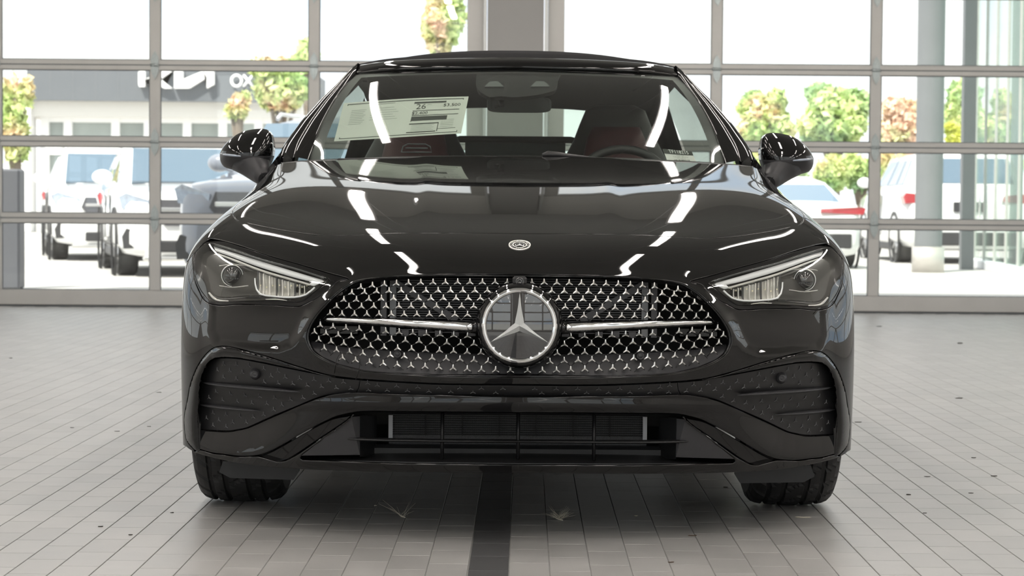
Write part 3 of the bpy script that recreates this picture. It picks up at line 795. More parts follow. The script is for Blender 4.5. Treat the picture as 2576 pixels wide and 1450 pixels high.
def st_px(px, py):
    d = np.hypot(_GP[:, 0] - px, _GP[:, 1] - py) + np.where(_vis, 0, 1e6)
    k = int(np.argmin(d)); tgt = np.array([px, py], float)
    s, t = _solve(tgt, lambda P: proj(P), _S[k], _T[k])
    q = proj(ev(CP, np.array([s]), np.array([t])))[0]
    if np.hypot(*(q - tgt)) > d[k] + 0.5: s, t = _S[k], _T[k]
    if px >= 1303.5: s = 0.0
    return (s, t)

def st_yz(Y, Z):
    d = np.hypot(_G[:, 1] - Y, _G[:, 2] - Z) + np.where(_S >= 7.0, 0, 1e6)
    k = int(np.argmin(d)); return (float(_S[k]), float(_T[k]))

# shaping of the skin seen from the front, in picture units of the left half
FLAT = [(547,776),(545,830),(556,850),(604,853),(651,859),(700,861),(722,852),(735,832),(748,805),(766,775),(800,738),(850,705),(850,600),(500,600)]
GRILLE_OUT = [(1304,690),(1113,691.5),(1025,693.5),(936,700.5),(892,709),(848,736),(808,776),(785,806),(773,830),(770,848),(772,862),(782,882),(804,900),(848,919),(914,935),(1025,943),(1113,947),(1304,950)]
def relief(P3, px):
    h = np.zeros(len(px)); x, y = px[:, 0], px[:, 1]
    m = (y > 560) & (y < 1010) & (x < 1310)
    if m.any():
        q = px[m]; out = ~inside(q, FLAT); d = dist(q, FLAT, True)
        raise_ = np.where(out, sm(0, 30, d), 0.0)
        fade = sm(690, 770, q[:, 1]) * sm(505, 556, q[:, 0]) * (1 - sm(960, 1010, q[:, 1]))
        hh = 0.019 * raise_ * fade
        # rolled lip round the grille
        dg = dist(q, GRILLE_OUT); ing = inside(q, GRILLE_OUT + [(1304, 690)])
        hh += 0.006 * np.exp(-(dg / 15.0) ** 2) * sm(640, 720, q[:, 1])
        h[m] += hh
    # raised centre of the bonnet between its two creases
    m = (y < 600)
    if m.any():
        q = px[m]; lx = 1063 - 0.04 * (q[:, 1] - 440)
        k = (1 - sm(500, 585, q[:, 1]))
        ridge = 0.0022 * np.exp(-((q[:, 0] - lx - 8) / 26.0) ** 2) + 0.0040 * sm(-60, 40, q[:, 0] - lx)
        h[m] += ridge * k
    return h

NS0 = 1.0
def skin(s, t, off=None):
    """points and normals of the shaped skin (left half)"""
    def pos(s, t):
        P = ev(CP, s, t); e = 2e-3
        a = ev(CP, s + e, t) - ev(CP, s - e, t); b = ev(CP, s, t + e) - ev(CP, s, t - e)
        n = np.cross(b, a); n /= (np.linalg.norm(n, axis=1, keepdims=True) + 1e-12)
        px = proj(P); h = relief(P, px)
        if off is not None: h = h + off(px, P)
        w = sm(575, 640, px[:, 1])[:, None]; v = CAM - P; v /= np.linalg.norm(v, axis=1, keepdims=True)
        return P + (n * (1 - w) * NS0 + v * w) * h[:, None], n
    P, n0 = pos(s, t); e = 8e-3
    a = pos(s + e, t)[0] - pos(s - e, t)[0]; b = pos(s, t + e)[0] - pos(s, t - e)[0]
    n = np.cross(b, a); n /= (np.linalg.norm(n, axis=1, keepdims=True) + 1e-12)
    n *= np.where((n * n0).sum(1, keepdims=True) < 0, -1, 1)
    z = s < 1e-4
    n[z, 0] = 0; n[z] /= np.linalg.norm(n[z], axis=1, keepdims=True) + 1e-12
    return P, n
_tp, _tn = skin(np.array([2.0, 5.0, 2.0]), np.array([3.0, 3.0, 9.0]))
NSIGN = 1.0 if _tn[0][1] < 0 else -1.0
NS0 = NSIGN

def panel(name, outline, mat, parent, holes=(), off=None, step=0.06, gap=0.0022, rad=0.0018, depth=0.014, join=True, sides=(0, 1), closed_px=True, flange=True, px_step=7.0, corner=50, fdir=None):
    """outline: picture points (px,py) or ('yz',Y,Z) of the left half"""
    def conv(o, corner=corner):
        pxs = []; st = []
        run = []
        def flush():
            nonlocal run
            if run:
                pts = densify(run, px_step, corner=corner) if len(run) > 1 else [np.array(run[0], float)]
                st.extend([st_px(p[0], p[1]) for p in pts]); run = []
        for p in o:
            if isinstance(p[0], str):
                flush(); st.append(st_yz(p[1], p[2]))
            else: run.append(p)
        flush()
        out = [st[0]]
        for p in st[1:]:
            if abs(p[0] - out[-1][0]) + abs(p[1] - out[-1][1]) > 4e-3: out.append(p)
        if abs(out[0][0] - out[-1][0]) + abs(out[0][1] - out[-1][1]) < 4e-3: out.pop()
        # subdivide long chords in parameter space
        res = []
        for k, p in enumerate(out):
            q = out[(k + 1) % len(out)]; L = math.hypot(q[0] - p[0], q[1] - p[1]); m = max(1, int(L / (step * 1.2)))
            for j in range(m): res.append((p[0] + (q[0] - p[0]) * j / m, p[1] + (q[1] - p[1]) * j / m))
        return res
    loops = [conv(outline)] + [conv(h) for h in holes]
    vs = []; ed = []
    for L in loops:
        n = len(vs); vs += L; ed += [(n + k, n + (k + 1) % len(L)) for k in range(len(L))]
    A = np.array(loops[0]); lo, hi = A.min(0), A.max(0)
    X, Y = np.meshgrid(np.arange(lo[0] + step / 2, hi[0], step), np.arange(lo[1] + step / 2, hi[1], step))
    X[1::2] += step / 2
    Q = np.stack([X.ravel(), Y.ravel()], 1)
    keep = inside(Q, loops[0]); Q = Q[keep]
    for h in loops[1:]: Q = Q[~inside(Q, h)]
    for L in loops: Q = Q[dist(Q, L, True) > step * 0.55]
    allv = [Vector(p) for p in vs] + [Vector(p) for p in Q]
    r = delaunay_2d_cdt(allv, ed, [], 0, 1e-6)
    V = np.array([tuple(v) for v in r[0]]); F = np.array(r[2])
    c = V[F].mean(1); k = inside(c, loops[0])
    for h in loops[1:]: k &= ~inside(c, h)
    F = F[k]
    used = np.unique(F); remap = -np.ones(len(V), int); remap[used] = np.arange(len(used)); V = V[used]; F = remap[F]
    P, N = skin(V[:, 0].copy(), V[:, 1].copy(), off)
    N = N * NSIGN
    # boundary
    cnt = {}
    for f in F:
        for a, b in ((f[0], f[1]), (f[1], f[2]), (f[2], f[0])):
            cnt.setdefault((min(a, b), max(a, b)), []).append((a, b, [i for i in f if i != a and i != b][0]))
    bnd = [v[0] for v in cnt.values() if len(v) == 1]
    out_m = np.zeros_like(P); be = []
    for a, b, cc in bnd:
        if V[a, 0] < 1e-4 and V[b, 0] < 1e-4: continue
        be.append((a, b)); d = P[b] - P[a]; m = np.cross(d, N[a] + N[b]); L = np.linalg.norm(m)
        if L < 1e-12: continue
        m /= L
        if m @ (P[cc] - P[a]) > 0: m = -m
        out_m[a] += m; out_m[b] += m
    for a, b in be:
        for k in (a, b):
            if V[k, 0] < 1e-4: out_m[k, 0] = 0
    bv = sorted({k for e in be for k in e})
    for k in bv:
        out_m[k] /= (np.linalg.norm(out_m[k]) + 1e-12); out_m[k] -= N[k] * (out_m[k] @ N[k]); out_m[k] /= (np.linalg.norm(out_m[k]) + 1e-12)
        P[k] = P[k] - out_m[k] * gap
    verts = [tuple(p) for p in P]; norms = [tuple(n) for n in N]; faces = [tuple(f) for f in F]
    # orient faces to the normals
    fc = P[F]; fn = np.cross(fc[:, 1] - fc[:, 0], fc[:, 2] - fc[:, 0]); s_ = (fn * N[F[:, 0]]).sum(1) < 0
    faces = [tuple(reversed(f)) if s_[i] else f for i, f in enumerate(faces)]
    if flange:
        rings = [{k: k for k in bv}]
        for ang in (45, 90, 'd'):
            ring = {}
            for k in bv:
                n, m = np.array(norms[k]), out_m[k]
                if ang == 'd': p = P[k] + m * rad - n * rad + (np.array([0, depth, 0]) if fdir == 'y' else -n * depth); nn = m
                else:
                    a = math.radians(ang); p = P[k] + m * rad * math.sin(a) - n * rad * (1 - math.cos(a)); nn = n * math.cos(a) + m * math.sin(a)
                ring[k] = len(verts); verts.append(tuple(p)); norms.append(tuple(nn))
            rings.append(ring)
        for q in range(3):
            for a, b in be:
                f = (rings[q][a], rings[q][b], rings[q + 1][b], rings[q + 1][a])
                p = [np.array(verts[i]) for i in f]; nf = np.cross(p[1] - p[0], p[3] - p[0])
                if nf @ np.array(norms[rings[q + 1][a]]) < 0: f = tuple(reversed(f))
                faces.append(f)
    objs = []
    def make(vs, ns, fs):
        me = bpy.data.meshes.new(name); me.from_pydata(vs, [], fs); me.update()
        me.polygons.foreach_set('use_smooth', [True] * len(me.polygons))
        me.normals_split_custom_set_from_vertices(ns)
        o = link(name, me, mat, parent); objs.append(o)
    mv = [(-x, y, z) for x, y, z in verts]; mn = [(-x, y, z) for x, y, z in norms]; mf = [tuple(reversed(f)) for f in faces]
    if join:
        n = len(verts)
        # weld the centre line
        cm = {k: k for k in range(len(V)) if V[k, 0] < 1e-4}
        idx = [k if k in cm else n + k for k in range(n)]
        # keep it simple: duplicate vertices, analytic normals hide the seam
        make(verts + mv, norms + mn, faces + [tuple(n + i for i in f) for f in mf])
    else:
        if 0 in sides: make(verts, norms, faces)
        if 1 in sides: make(mv, mn, mf)
    return objs

def lift(px, py, h):
    P, N = on_skin(px, py); v = CAM - P; v /= np.linalg.norm(v); return P + v * h, N

def on_skin(px, py, off=0.0):
    s, t = st_px(px, py)
    P, N = skin(np.array([s]), np.array([t])); N = N * NSIGN
    return P[0] + N[0] * off, N[0]
# ------------------------------------------------------------------ the convertible
car = empty('convertible_car', (0, 0, 0))
tag(car, 'glossy black convertible with soft top and star grille, facing the camera', 'car')

SEAM_HOOD = [(1304,588),(1150,586.5),(997,587),(851,593),(793,591),(700,578),(640,566),(598,555),(589,546),(585,530),(598,515),(640,493),(692,465),(703,447),(711,410)]
hood = panel('hood', SEAM_HOOD + [(740,408),(800,405),(890,402),(1000,399),(1150,397),(1304,397)], PAINT, car, step=0.07)[0]

NOTCH = [(529,600),(557,605),(600,617),(676,643),(760,667),(830,688),(874,700),(878,704),(848,710),(828,728),(800,748),(778,760),(752,771),(698,769),(604,766),(552,769),(517,759),(499,729),(489,701),(486,665),(489,637)]
LOWER_EDGE = [(1304,968),(1100,965.5),(905,954),(850,948),(834,946),(758,925),(683,901),(607,879.5),(561,871),(531,879),(501,913),(480,961),(470,1010),(463,1052),(468,1107),(488,1134),(486,1137)]
bump_outline = ([(1304,588)] + SEAM_HOOD[1:8] + [(560,580),(529,600)] + NOTCH[1:] + [(470,660)] +
    [('yz',-.20,.66),('yz',-.27,.60),('yz',-.33,.50),('yz',-.355,.40),('yz',-.355,.30),('yz',-.34,.21)] + [(462,1119),(474,1130),(486,1137)] + LOWER_EDGE[::-1][1:] + [(1304,950)] + GRILLE_OUT[::-1][1:])
bumper = panel('front_bumper', bump_outline, PAINT, car, step=0.05)[0]

arch = [('yz', 0.365 * math.cos(a), 0.335 + 0.365 * math.sin(a)) for a in np.radians(np.arange(-20, 131, 8))]
fend_outline = ([(598,555)] + SEAM_HOOD[8:] + [(690,420),(668,442)] + [('yz',.60,.955),('yz',.60,.80),('yz',.60,.60),('yz',.60,.40),('yz',.60,.22)] +
    [('yz',.36,.21)] + arch + [('yz',-.26,.64)] + [(470,658),(489,637),(508,614),(529,600),(560,580)])
for o in panel('front_fender', fend_outline, PAINT, car, step=0.07, join=False): pass
def cpx(lst, sc, ox, oy): return [(ox + x / sc, oy + y / sc) for x, y in lst]
def skin_y(px, py): return on_skin(px, py)[0][1]
def hp(px, py, off=0.0):
    """point seen at (px,py), `off` metres behind the skin there"""
    return at_y(px, py, skin_y(px, py) + off)

# ---- fillet that closes the step between bumper and grille, and the lower gloss parts
CAV_TOP = [(1304,971),(1100,968.5),(905,957),(850,951),(804,943),(713,925),(650,912),(600,903),(560,901),(535,906),(518,925),(506,960),(501,1010),(499,1050),(499,1079)]
MP_BOT = [(501,1081),(540,1084),(576,1085),(600,1081),(622,1076),(677,1051),(743,1024),(804,1000),(850,991),(895,988),(1000,992),(1304,997)]
def off_mp(px, P): return -0.018 - 0.030 * (1 - sm(520, 760, px[:, 0])) - 0.006 * np.exp(-((px[:, 1] - 970) / 30) ** 2) * 0
MPc = [(1304,971),(1100,968.5),(905,957)] ; cut = [(905,957),(904,972),(896,988)]
panel('lower_grille_panel', [(1304,971),(1100,968.5),(905,957),(903,975),(897,988),(1000,992),(1304,997)], MATTE, car, step=.09, off=off_mp, depth=.03)
mside = panel('corner_vent_panel', [(905,957)] + CAV_TOP[3:] + MP_BOT[:-2] + [(897,988),(903,975)], MATTE, car, step=.07, off=off_mp, join=False, depth=.03)
GRV = [(846,949),(834,947),(758,925),(683,901),(607,879.5),(561,871),(531,879),(501,913),(480,961),(470,1010),(463,1052),(468,1107),(488,1134)]
def off_sur(px, P):
    d1 = dist(px, GRV); d2 = dist(px, CAV_TOP + [(501,1130)]); w = d1 / (d1 + d2 + 1e-6)
    return 0.012 * np.clip((d1 + d2 - 4) / 26.0, 0, 1) * np.sin(np.clip(w, 0, 1) * math.pi) - 0.006 * w ** 3
panel('vent_surround', GRV + [(494,1136),(503,1131),(500,1079)] + CAV_TOP[::-1][1:11], PIANO, car, step=.04, off=off_sur, join=False, depth=.06, rad=.003, px_step=5, fdir='y', gap=.0045)
WB = [(503,1131),(530,1139),(561,1143),(600,1148),(640,1147),(668,1140),(701,1124),(774,1082),(834,1052),(859,1044),(906,1036),(1000,1036),(1304,1038)]
def off_wing(px, P):
    x, y = px[:, 0], px[:, 1]
    d2 = dist(px, WB); k = (1 - sm(640, 880, x))
    return -0.040 * k * sm(0, 85, d2) * (1 - .3 * sm(600, 860, x)) + (0.010 * (1 - k)) * np.sin(np.clip((y - 997) / 40.0, 0, 1) * math.pi) - .004
panel('lower_air_blade', [(1304,999),(1000,994),(895,990),(850,993),(804,1002),(743,1026),(677,1053),(622,1078),(600,1083),(576,1087),(540,1086),(502,1083)] + WB, PIANO, car, step=.05, off=off_wing, depth=.03, rad=.003, fdir='y')
SLOT = [(881,1047),(834,1056),(774,1086),(701,1128),(668,1144),(652,1149),(680,1157),(701,1162),(728,1154),(804,1104),(872,1059)]
panel('corner_slot', SLOT, PIANO, car, step=.05, off=lambda q, P: -0.022 - 0.0 * q[:, 0], join=False, flange=True)
LIPIN = [(890,1044),(884,1050),(804,1112),(757,1147),(753,1154),(760,1159),(850,1162),(1000,1168),(1304,1171)]
def off_lip(px, P):
    x, y = px[:, 0], px[:, 1]
    return 0.006 * np.exp(-(dist(px, LIPIN[2:]) / 9.0) ** 2)
panel('chin_spoiler', [(490,1137),(503,1134),(530,1142),(561,1146),(600,1151),(640,1150),(652,1151),(680,1159),(701,1164),(728,1157),(804,1107),(874,1061),(883,1049),(886,1044)] + LIPIN + [(1304,1191),(1100,1190),(860,1186),(743,1181),(698,1181),(622,1174),(561,1165),(501,1148),(484,1141)], PAINT, car, step=.05, off=off_lip, depth=.03, rad=.003, fdir='y')

# ---- grille
def ellipse_row(rows, sc=4.532, ox=760, oy=660): return [[(ox + x / sc, oy + y / sc) for x, y in r] for r in rows]
STAR_ROWS = ellipse_row([
 [(667,285),(800,265),(937,252),(1075,243),(1212,237),(1352,233),(1492,231),(1633,229),(1773,228),(1913,228),(2055,228),(2200,228),(2340,230)],
 [(565,348),(710,342),(848,332),(990,328),(1128,326),(1265,325),(1410,325),(1550,325),(1692,325),(1832,325),(1970,325),(2113,325)],
 [(475,428),(618,428),(760,420),(903,415),(1043,413),(1187,413),(1327,413),(1468,413),(1610,412),(1755,412),(1895,412),(2033,412)],
 [(393,503),(533,506),(677,505),(817,503),(957,503),(1103,503),(1243,503),(1387,503),(1533,503),(1677,503),(1820,503),(1957,505)],
 [(318,582),(455,590),(597,592),(738,592),(877,592),(1018,594),(1163,595),(1308,596),(1452,596),(1597,597),(1743,600),(1887,600)],
 [(207,718),(352,735),(500,750),(650,762),(803,775),(953,787),(1107,797),(1262,807),(1418,815),(1573,823),(1730,832),(1887,840)],
 [(140,795),(272,810),(412,830),(560,845),(710,860),(865,872),(1020,882),(1177,892),(1333,902),(1490,910),(1650,918),(1808,925),(1960,930)],
 [(190,882),(330,905),(475,925),(625,942),(780,957),(935,970),(1090,980),(1248,990),(1408,1000),(1567,1008),(1727,1016),(1883,1024),(2040,1032)],
 [(252,980),(393,1002),(540,1022),(693,1040),(850,1052),(1007,1062),(1165,1076),(1325,1086),(1483,1094),(1643,1101),(1800,1108),(1960,1116),(2122,1130)],
 [(460,1090),(610,1117),(768,1140),(925,1157),(1085,1170),(1242,1181),(1403,1191),(1560,1201),(1722,1210),(1883,1220),(2045,1226),(2207,1230),(2375,1234)]])
GR_IN = [(1304,699),(1113,700),(1025,702),(940,708),(897,717),(856,742),(818,780),(795,808),(784,832),(781,848),(783,862),(793,878),(812,893),(852,911),(916,925),(1025,933),(1113,937),(1304,940)]
MZ = -.012        # lattice sits this far behind the skin
grille = empty('radiator_grille', (0, 0, 0), car)
def star_mesh(L, w, h, thick, name):
    V = [(0, -h, 0)]; 
    for k in range(3):
        a = math.pi / 2 + k * 2 * math.pi / 3; b = a + math.pi / 3
        V.append((L * math.cos(a), 0, L * math.sin(a))); V.append((w * math.cos(b), 0, w * math.sin(b)))
    V += [(x, thick, z) for x, y, z in V[1:]]
    F = [(0, 1 + k, 1 + (k + 1) % 6) for k in range(6)] + [(1 + k, 7 + k, 7 + (k + 1) % 6, 1 + (k + 1) % 6) for k in range(6)]
    mb = MB(); mb.add(V, F); me = mb.mesh(name); bm = bmesh.new(); bm.from_mesh(me); bmesh.ops.recalc_face_normals(bm, faces=bm.faces); bm.to_mesh(me); bm.free()
    return me
def blunt_star(L, w, h, thick, name, tipw):
    V = [(0, -h, 0)]; 
    for k in range(3):
        a = math.pi / 2 + k * 2 * math.pi / 3; b = a + math.pi / 3
        u = np.array([math.cos(a), math.sin(a)]); n = np.array([-u[1], u[0]])
        p0, p1 = u * L - n * tipw, u * L + n * tipw
        V.append((p0[0], -h * .35, p0[1])); V.append((p1[0], -h * .35, p1[1])); V.append((w * math.cos(b), -h * .1, w * math.sin(b)))
    V += [(x, thick, z) for x, y, z in V[1:]]
    F = [(0, 1 + k, 1 + (k + 1) % 9) for k in range(9)] + [(1 + k, 10 + k, 10 + (k + 1) % 9, 1 + (k + 1) % 9) for k in range(9)]
    mb = MB(); mb.add(V, F); me = mb.mesh(name); bm = bmesh.new(); bm.from_mesh(me); bmesh.ops.recalc_face_normals(bm, faces=bm.faces); bm.to_mesh(me); bm.free()
    return me
gs_me = blunt_star(.0098, .0033, .0034, .004, 'grille_star', .0011); gs_me.materials.append(SATIN)
stars = []
ec = np.array([1306.0, 820.0])
for r, row in enumerate(STAR_ROWS):
    for p in row:
        if np.hypot(*(np.array(p) - ec)) < 104: continue
        stars.append((r, p[0], p[1]))
def orient(px, py, off):
    P, N = on_skin(px, py); Q = at_y(px, py, P[1] - off)   # off<0 lies behind
    return Q, N
def place(me, name, px, py, off, parent, both=True, mat=None, scale=1.0):
    Q, N = orient(px, py, off)
    for s in ((1, -1) if both else (1,)):
        o = link(name, me, mat, parent)
        n = Vector((N[0] * s, N[1], N[2] * .35)).normalized(); y = -n; x = Vector((0, 0, 1)).cross(y) * -1; x.normalize(); z = x.cross(y)
        o.matrix_local = Matrix(((x[0] * scale, y[0] * scale, z[0] * scale, Q[0] * s), (x[1] * scale, y[1] * scale, z[1] * scale, Q[1]), (x[2] * scale, y[2] * scale, z[2] * scale, Q[2]), (0, 0, 0, 1)))
wires = MB()
def wire(p, q, off=MZ - .004):
    A = hp(p[0], p[1], -off); Bq = hp(q[0], q[1], -off); wires.tube([A, Bq], .0012, 5, caps=False)
for r, x, y in stars:
    place(gs_me, 'grille_star', x, y, MZ, grille)
    for sx in (-1, 1):
        tip = (x + sx * 7.0, y + 4.6)
        best = None
        for r2, x2, y2 in stars:
            dx, dy = (x2 - x) * sx, y2 - y
            if 6 < dx < 27 and 9 < dy < 29 and r2 == r + 1 and not (r == 4):
                best = (x2, y2 - 8.6); break
        if best is None:
            e = (tip[0] + sx * 9, tip[1] + 9)
            if not inside(np.array([e]), GR_IN)[0]: e = (tip[0] + sx * 4, tip[1] + 4)
            best = e
        if inside(np.array([best]), GR_IN + [(1306, 940)])[0] or True: wire(tip, best)
    has = any((r2 == r - 1 and 6 < abs(x2 - x) < 27 and 9 < y - y2 < 29) for r2, x2, y2 in stars)
    if not has: wire((x, y - 8.6), (x, y - 15))
wires.mirror().build('lattice_wire', PIANO, grille)
# frame round the mesh
fr = MB(); pts = densify([GRILLE_OUT[k] for k in range(len(GRILLE_OUT))], 8)
rows = []
for k, p in enumerate(pts):
    c = np.array([1304.0, 822.0]); d = c - p; d /= np.linalg.norm(d) + 1e-9; d = d * np.array([1, 1.0])
    d = np.array([0, d[1]]) if p[0] > 1303 else d
    q = [p + d * a for a in (-2.0, 3.0, 6.5, 8.5, 9.5, 9.8)]
    rows.append([hp(q[0][0], q[0][1], .006), hp(q[1][0], q[1][1], .0035), hp(q[2][0], q[2][1], .006), hp(q[3][0], q[3][1], .012), hp(q[4][0], q[4][1], .020), hp(q[5][0], q[5][1], .045)])
for r in rows:
    if abs(r[0][0]) < .004:
        for v in r: v[0] = 0
fr.grid(rows); fr.mirror().build('grille_frame', PIANO, grille)
# chrome blades
def blade(pts, name, mat, parent, off, n=14, flat=1.0, both=True):
    pp = [at_y(x, y, skin_y(x, y) + off) for x, y, r in pts]; rr = [r / FPX * (pp[i][1] - CAM[1]) for i, (x, y, r) in enumerate(pts)]
    mb = MB(); mb.tube(pp, [a * flat for a in rr], n, ry=rr)
    if both: mb.mirror()
    return mb.build(name, mat, parent)
BL = [(819,803.5,1.5),(826,803.8,3.0),(850,804.8,4.0),(900,807.2,5.2),(960,810,6.6),(1030,813.6,8.0),(1100,817.6,9.4),(1150,820.6,10.4),(1174,822,10.2),(1186,822.8,8.4),(1192,823.2,4.5)]
for s in (1, -1):
    pp = [at_y(x, y, skin_y(x, y) - .004) for x, y, r in BL]
    mb = MB(); rr = [r / 1000 for _, _, r in BL]; mb.tube([(p[0] * s, p[1], p[2]) for p in pp], [a * .8 for a in rr], 16, ry=rr); mb.build('chrome_blade', CHROME, grille)
    pp = [at_y(x, y + 1, skin_y(x, y) + .016) for x, y, r in BL[:-2]] + [at_y(1215, 822, -.88)]
    rr = [(r + 4.5) / 1000 for _, _, r in BL[:-2]] + [.020]
    mb = MB(); mb.tube([(p[0] * s, p[1], p[2]) for p in pp], rr, 12, ry=rr); mb.build('blade_carrier', PIANO, grille)
# round emblem
EM = at_y(1306, 820, -.925); EM[0] = 0.0; ez = EM[2]; k0 = (EM[1] - CAM[1]) / FPX
emb = empty('round_emblem', (0, EM[1], ez), car); emb.rotation_euler = (math.radians(-1.2), 0, 0)
def R(p): return p * k0
q = MB(); q.lathe([(R(84), .004), (R(93), .004), (R(100), .010), (R(105), .020), (R(110), .034), (R(112), .07)], (0, 0, 0), 'y', 64); q.build('emblem_housing', PIANO, emb)
q = MB(); q.lathe([(R(82.5), .006), (R(83), .001), (R(85), -.0035), (R(89), -.0055), (R(93), -.0035), (R(95.5), .001), (R(96), .006)], (0, 0, 0), 'y', 72); q.build('chrome_ring', CHROME, emb)
GLD = simple('emblem_glass', (0.012, 0.012, 0.014), 0.02, coat=1.0, spec=1.0)
q = MB(); cap = [(R(83.2) * (k / 12 if k else .001), 0.002 - .0045 * (1 - (k / 12) ** 2)) for k in range(13)]; q.lathe(cap, (0, 0, 0), 'y', 96); q.build('emblem_disc', GLD, emb)
def big_star(L, w, h, name, mat, parent, T=None):
    V = [(0, -h, 0)]
    for k in range(3):
        a = math.pi / 2 + k * 2 * math.pi / 3; b = a + math.pi / 3
        V.append((L * math.cos(a), -.0006, L * math.sin(a))); V.append((w * math.cos(b), -.0002, w * math.sin(b)))
    V += [(x, .0012, z) for x, y, z in V[1:]]
    F = [(0, 1 + k, 1 + (k + 1) % 6) for k in range(6)] + [(1 + k, 7 + k, 7 + (k + 1) % 6, 1 + (k + 1) % 6) for k in range(6)]
    if T: V = [T(v) for v in V]
    mb = MB(); mb.add(V, F); return mb.build(name, mat, parent)
EST = simple('emblem_star_chrome', (.62, .65, .66), .16, metal=1.0)
big_star(R(83), R(13.5), .0055, 'emblem_star', EST, emb, T=lambda v: (v[0], v[1] + .002 - .0048 * (1 - (v[0] ** 2 + v[2] ** 2) / R(83.2) ** 2), v[2]))
# nose camera above the emblem
C0 = hp(1304, 709, -.030); C0[0] = 0
nc = empty('nose_camera', (0, C0[1], C0[2]), car)
q = MB(); q.box(-.018, .018, -.006, .06, -.0125, .0125, bev=.005); q.build('camera_housing', MATTE, nc)
q = MB(); q.lathe([(.0001, -.0085), (.003, -.0085), (.0032, -.010), (.0055, -.010), (.0058, -.0085), (.008, -.0085), (.0085, -.0105), (.0102, -.0105), (.0108, -.005)], (0, 0, 0), 'y', 28); q.build('camera_lens', GLD, nc)
# bonnet badge
BP, BN = on_skin(1304, 617)
bd_ = empty('bonnet_badge', (0, BP[1], BP[2]), car); bn = Vector((0, BN[1], BN[2])).normalized()
bz = Vector((0, 0, 1)) - bn * bn.z; bz.normalize(); bx = Vector((1, 0, 0))
bd_.matrix_local = Matrix(((1, -bn.x, bz.x, 0), (0, -bn.y, bz.y, BP[1]), (0, -bn.z, bz.z, BP[2]), (0, 0, 0, 1)))
q = MB(); q.lathe([(.0165, -.0005), (.0165, -.0022), (.0185, -.0022), (.0185, -.0006)], (0, 0, 0), 'y', 40); q.lathe([(.0262, .002), (.0262, -.0022), (.0285, -.0022), (.0288, .002)], (0, 0, 0), 'y', 48); q.build('badge_ring', SATIN, bd_)
q = MB(); q.lathe([(.0001, -.0006), (.0262, -.0008), (.0262, .002)], (0, 0, 0), 'y', 40); q.build('badge_disc', PIANO, bd_)
big_star(.0165, .0030, .0028, 'badge_star', SATIN, bd_)
def text_mesh(body, size, T, name, mat, parent, depth=.0003, align='CENTER', sx=1.0):
    cu = bpy.data.curves.new(name, 'FONT'); cu.body = body; cu.size = size; cu.align_x = align; cu.align_y = 'CENTER'; cu.extrude = depth; cu.resolution_u = 2
    ob = bpy.data.objects.new(name, cu); COL.objects.link(ob)
    dg = bpy.context.evaluated_depsgraph_get(); me = bpy.data.meshes.new_from_object(ob.evaluated_get(dg)); bpy.data.objects.remove(ob)
    for v in me.vertices: v.co = Vector(T(v.co.x * sx, v.co.y, v.co.z))
    me.name = name; me.materials.clear()
    return link(name, me, mat, parent)
for wd, a0, sg in (('MERCEDES', 90, -1), ('BENZ', -90, 1)):
    for k, ch in enumerate(wd):
        a = math.radians(a0 + sg * (k - (len(wd) - 1) / 2) * 15)
        cx_, cz_ = .0224 * math.cos(a), .0224 * math.sin(a); rot = a - math.pi / 2 if sg < 0 else a + math.pi / 2
        text_mesh(ch, .0068, lambda x, y, z, cx_=cx_, cz_=cz_, rot=rot: (cx_ + x * math.cos(rot) - y * math.sin(rot), -.0010 - z, cz_ + x * math.sin(rot) + y * math.cos(rot)), 'badge_letter', SATIN, bd_)
for sg in (-1, 1):
    q = MB()
    for k in range(5):
        a = math.radians((0 if sg > 0 else 180) + (k - 2) * 15); q.tube([(.0205 * math.cos(a), -.0012, .0205 * math.sin(a)), (.0245 * math.cos(a + .08), -.0012, .0245 * math.sin(a + .08))], .0006, 4)
    q.build('badge_laurel', SATIN, bd_)

# ---- behind the grille
gi = empty('radiator_pack', (0, 0, 0), car)
FIN = simple('radiator_fin', (.12, .12, .125), .45, metal=.3); GREYB = simple('radiator_side_tank', (.24, .25, .26), .5); STRUT = simple('shutter_strut', (.10, .10, .105), .5)
def boxpx(x0, y0, x1, y1, Y, th, nm, mat, parent, both=True, bev=0):
    A = at_y(x0, y0, Y); Bq = at_y(x1, y1, Y); r = None
    for s in ((1, -1) if both else (1,)):
        xa, xb = sorted((A[0] * s, Bq[0] * s)); r = MB().box(xa, xb, Y, Y + th, min(A[2], Bq[2]), max(A[2], Bq[2]), bev=bev).build(nm, mat, parent)
    return r
YR = -.66
A = at_y(985, 700, YR); Bq = at_y(1304, 838, YR)
q = MB(); nf = 24
for k in range(nf):
    z = Bq[2] + (A[2] - Bq[2]) * k / (nf - 1); q.box(A[0], -A[0], YR, YR + .012, z - .0012, z + .0012)
q.build('cooling_fin', FIN, gi)
MB().box(A[0], -A[0], YR + .02, YR + .03, Bq[2], A[2]).build('core', simple('radiator_core', (.022, .022, .024), .7, noise=.5, nscale=90), gi)
boxpx(981, 700, 996, 845, YR - .012, .03, 'side_tank', GREYB, gi)
boxpx(958, 700, 972, 845, YR - .012, .03, 'side_bracket', STRUT, gi)
for k in range(6): boxpx(1010 + 42 * k, 832, 1028 + 42 * k, 846, YR - .02, .03, 'clip', STRUT, gi)
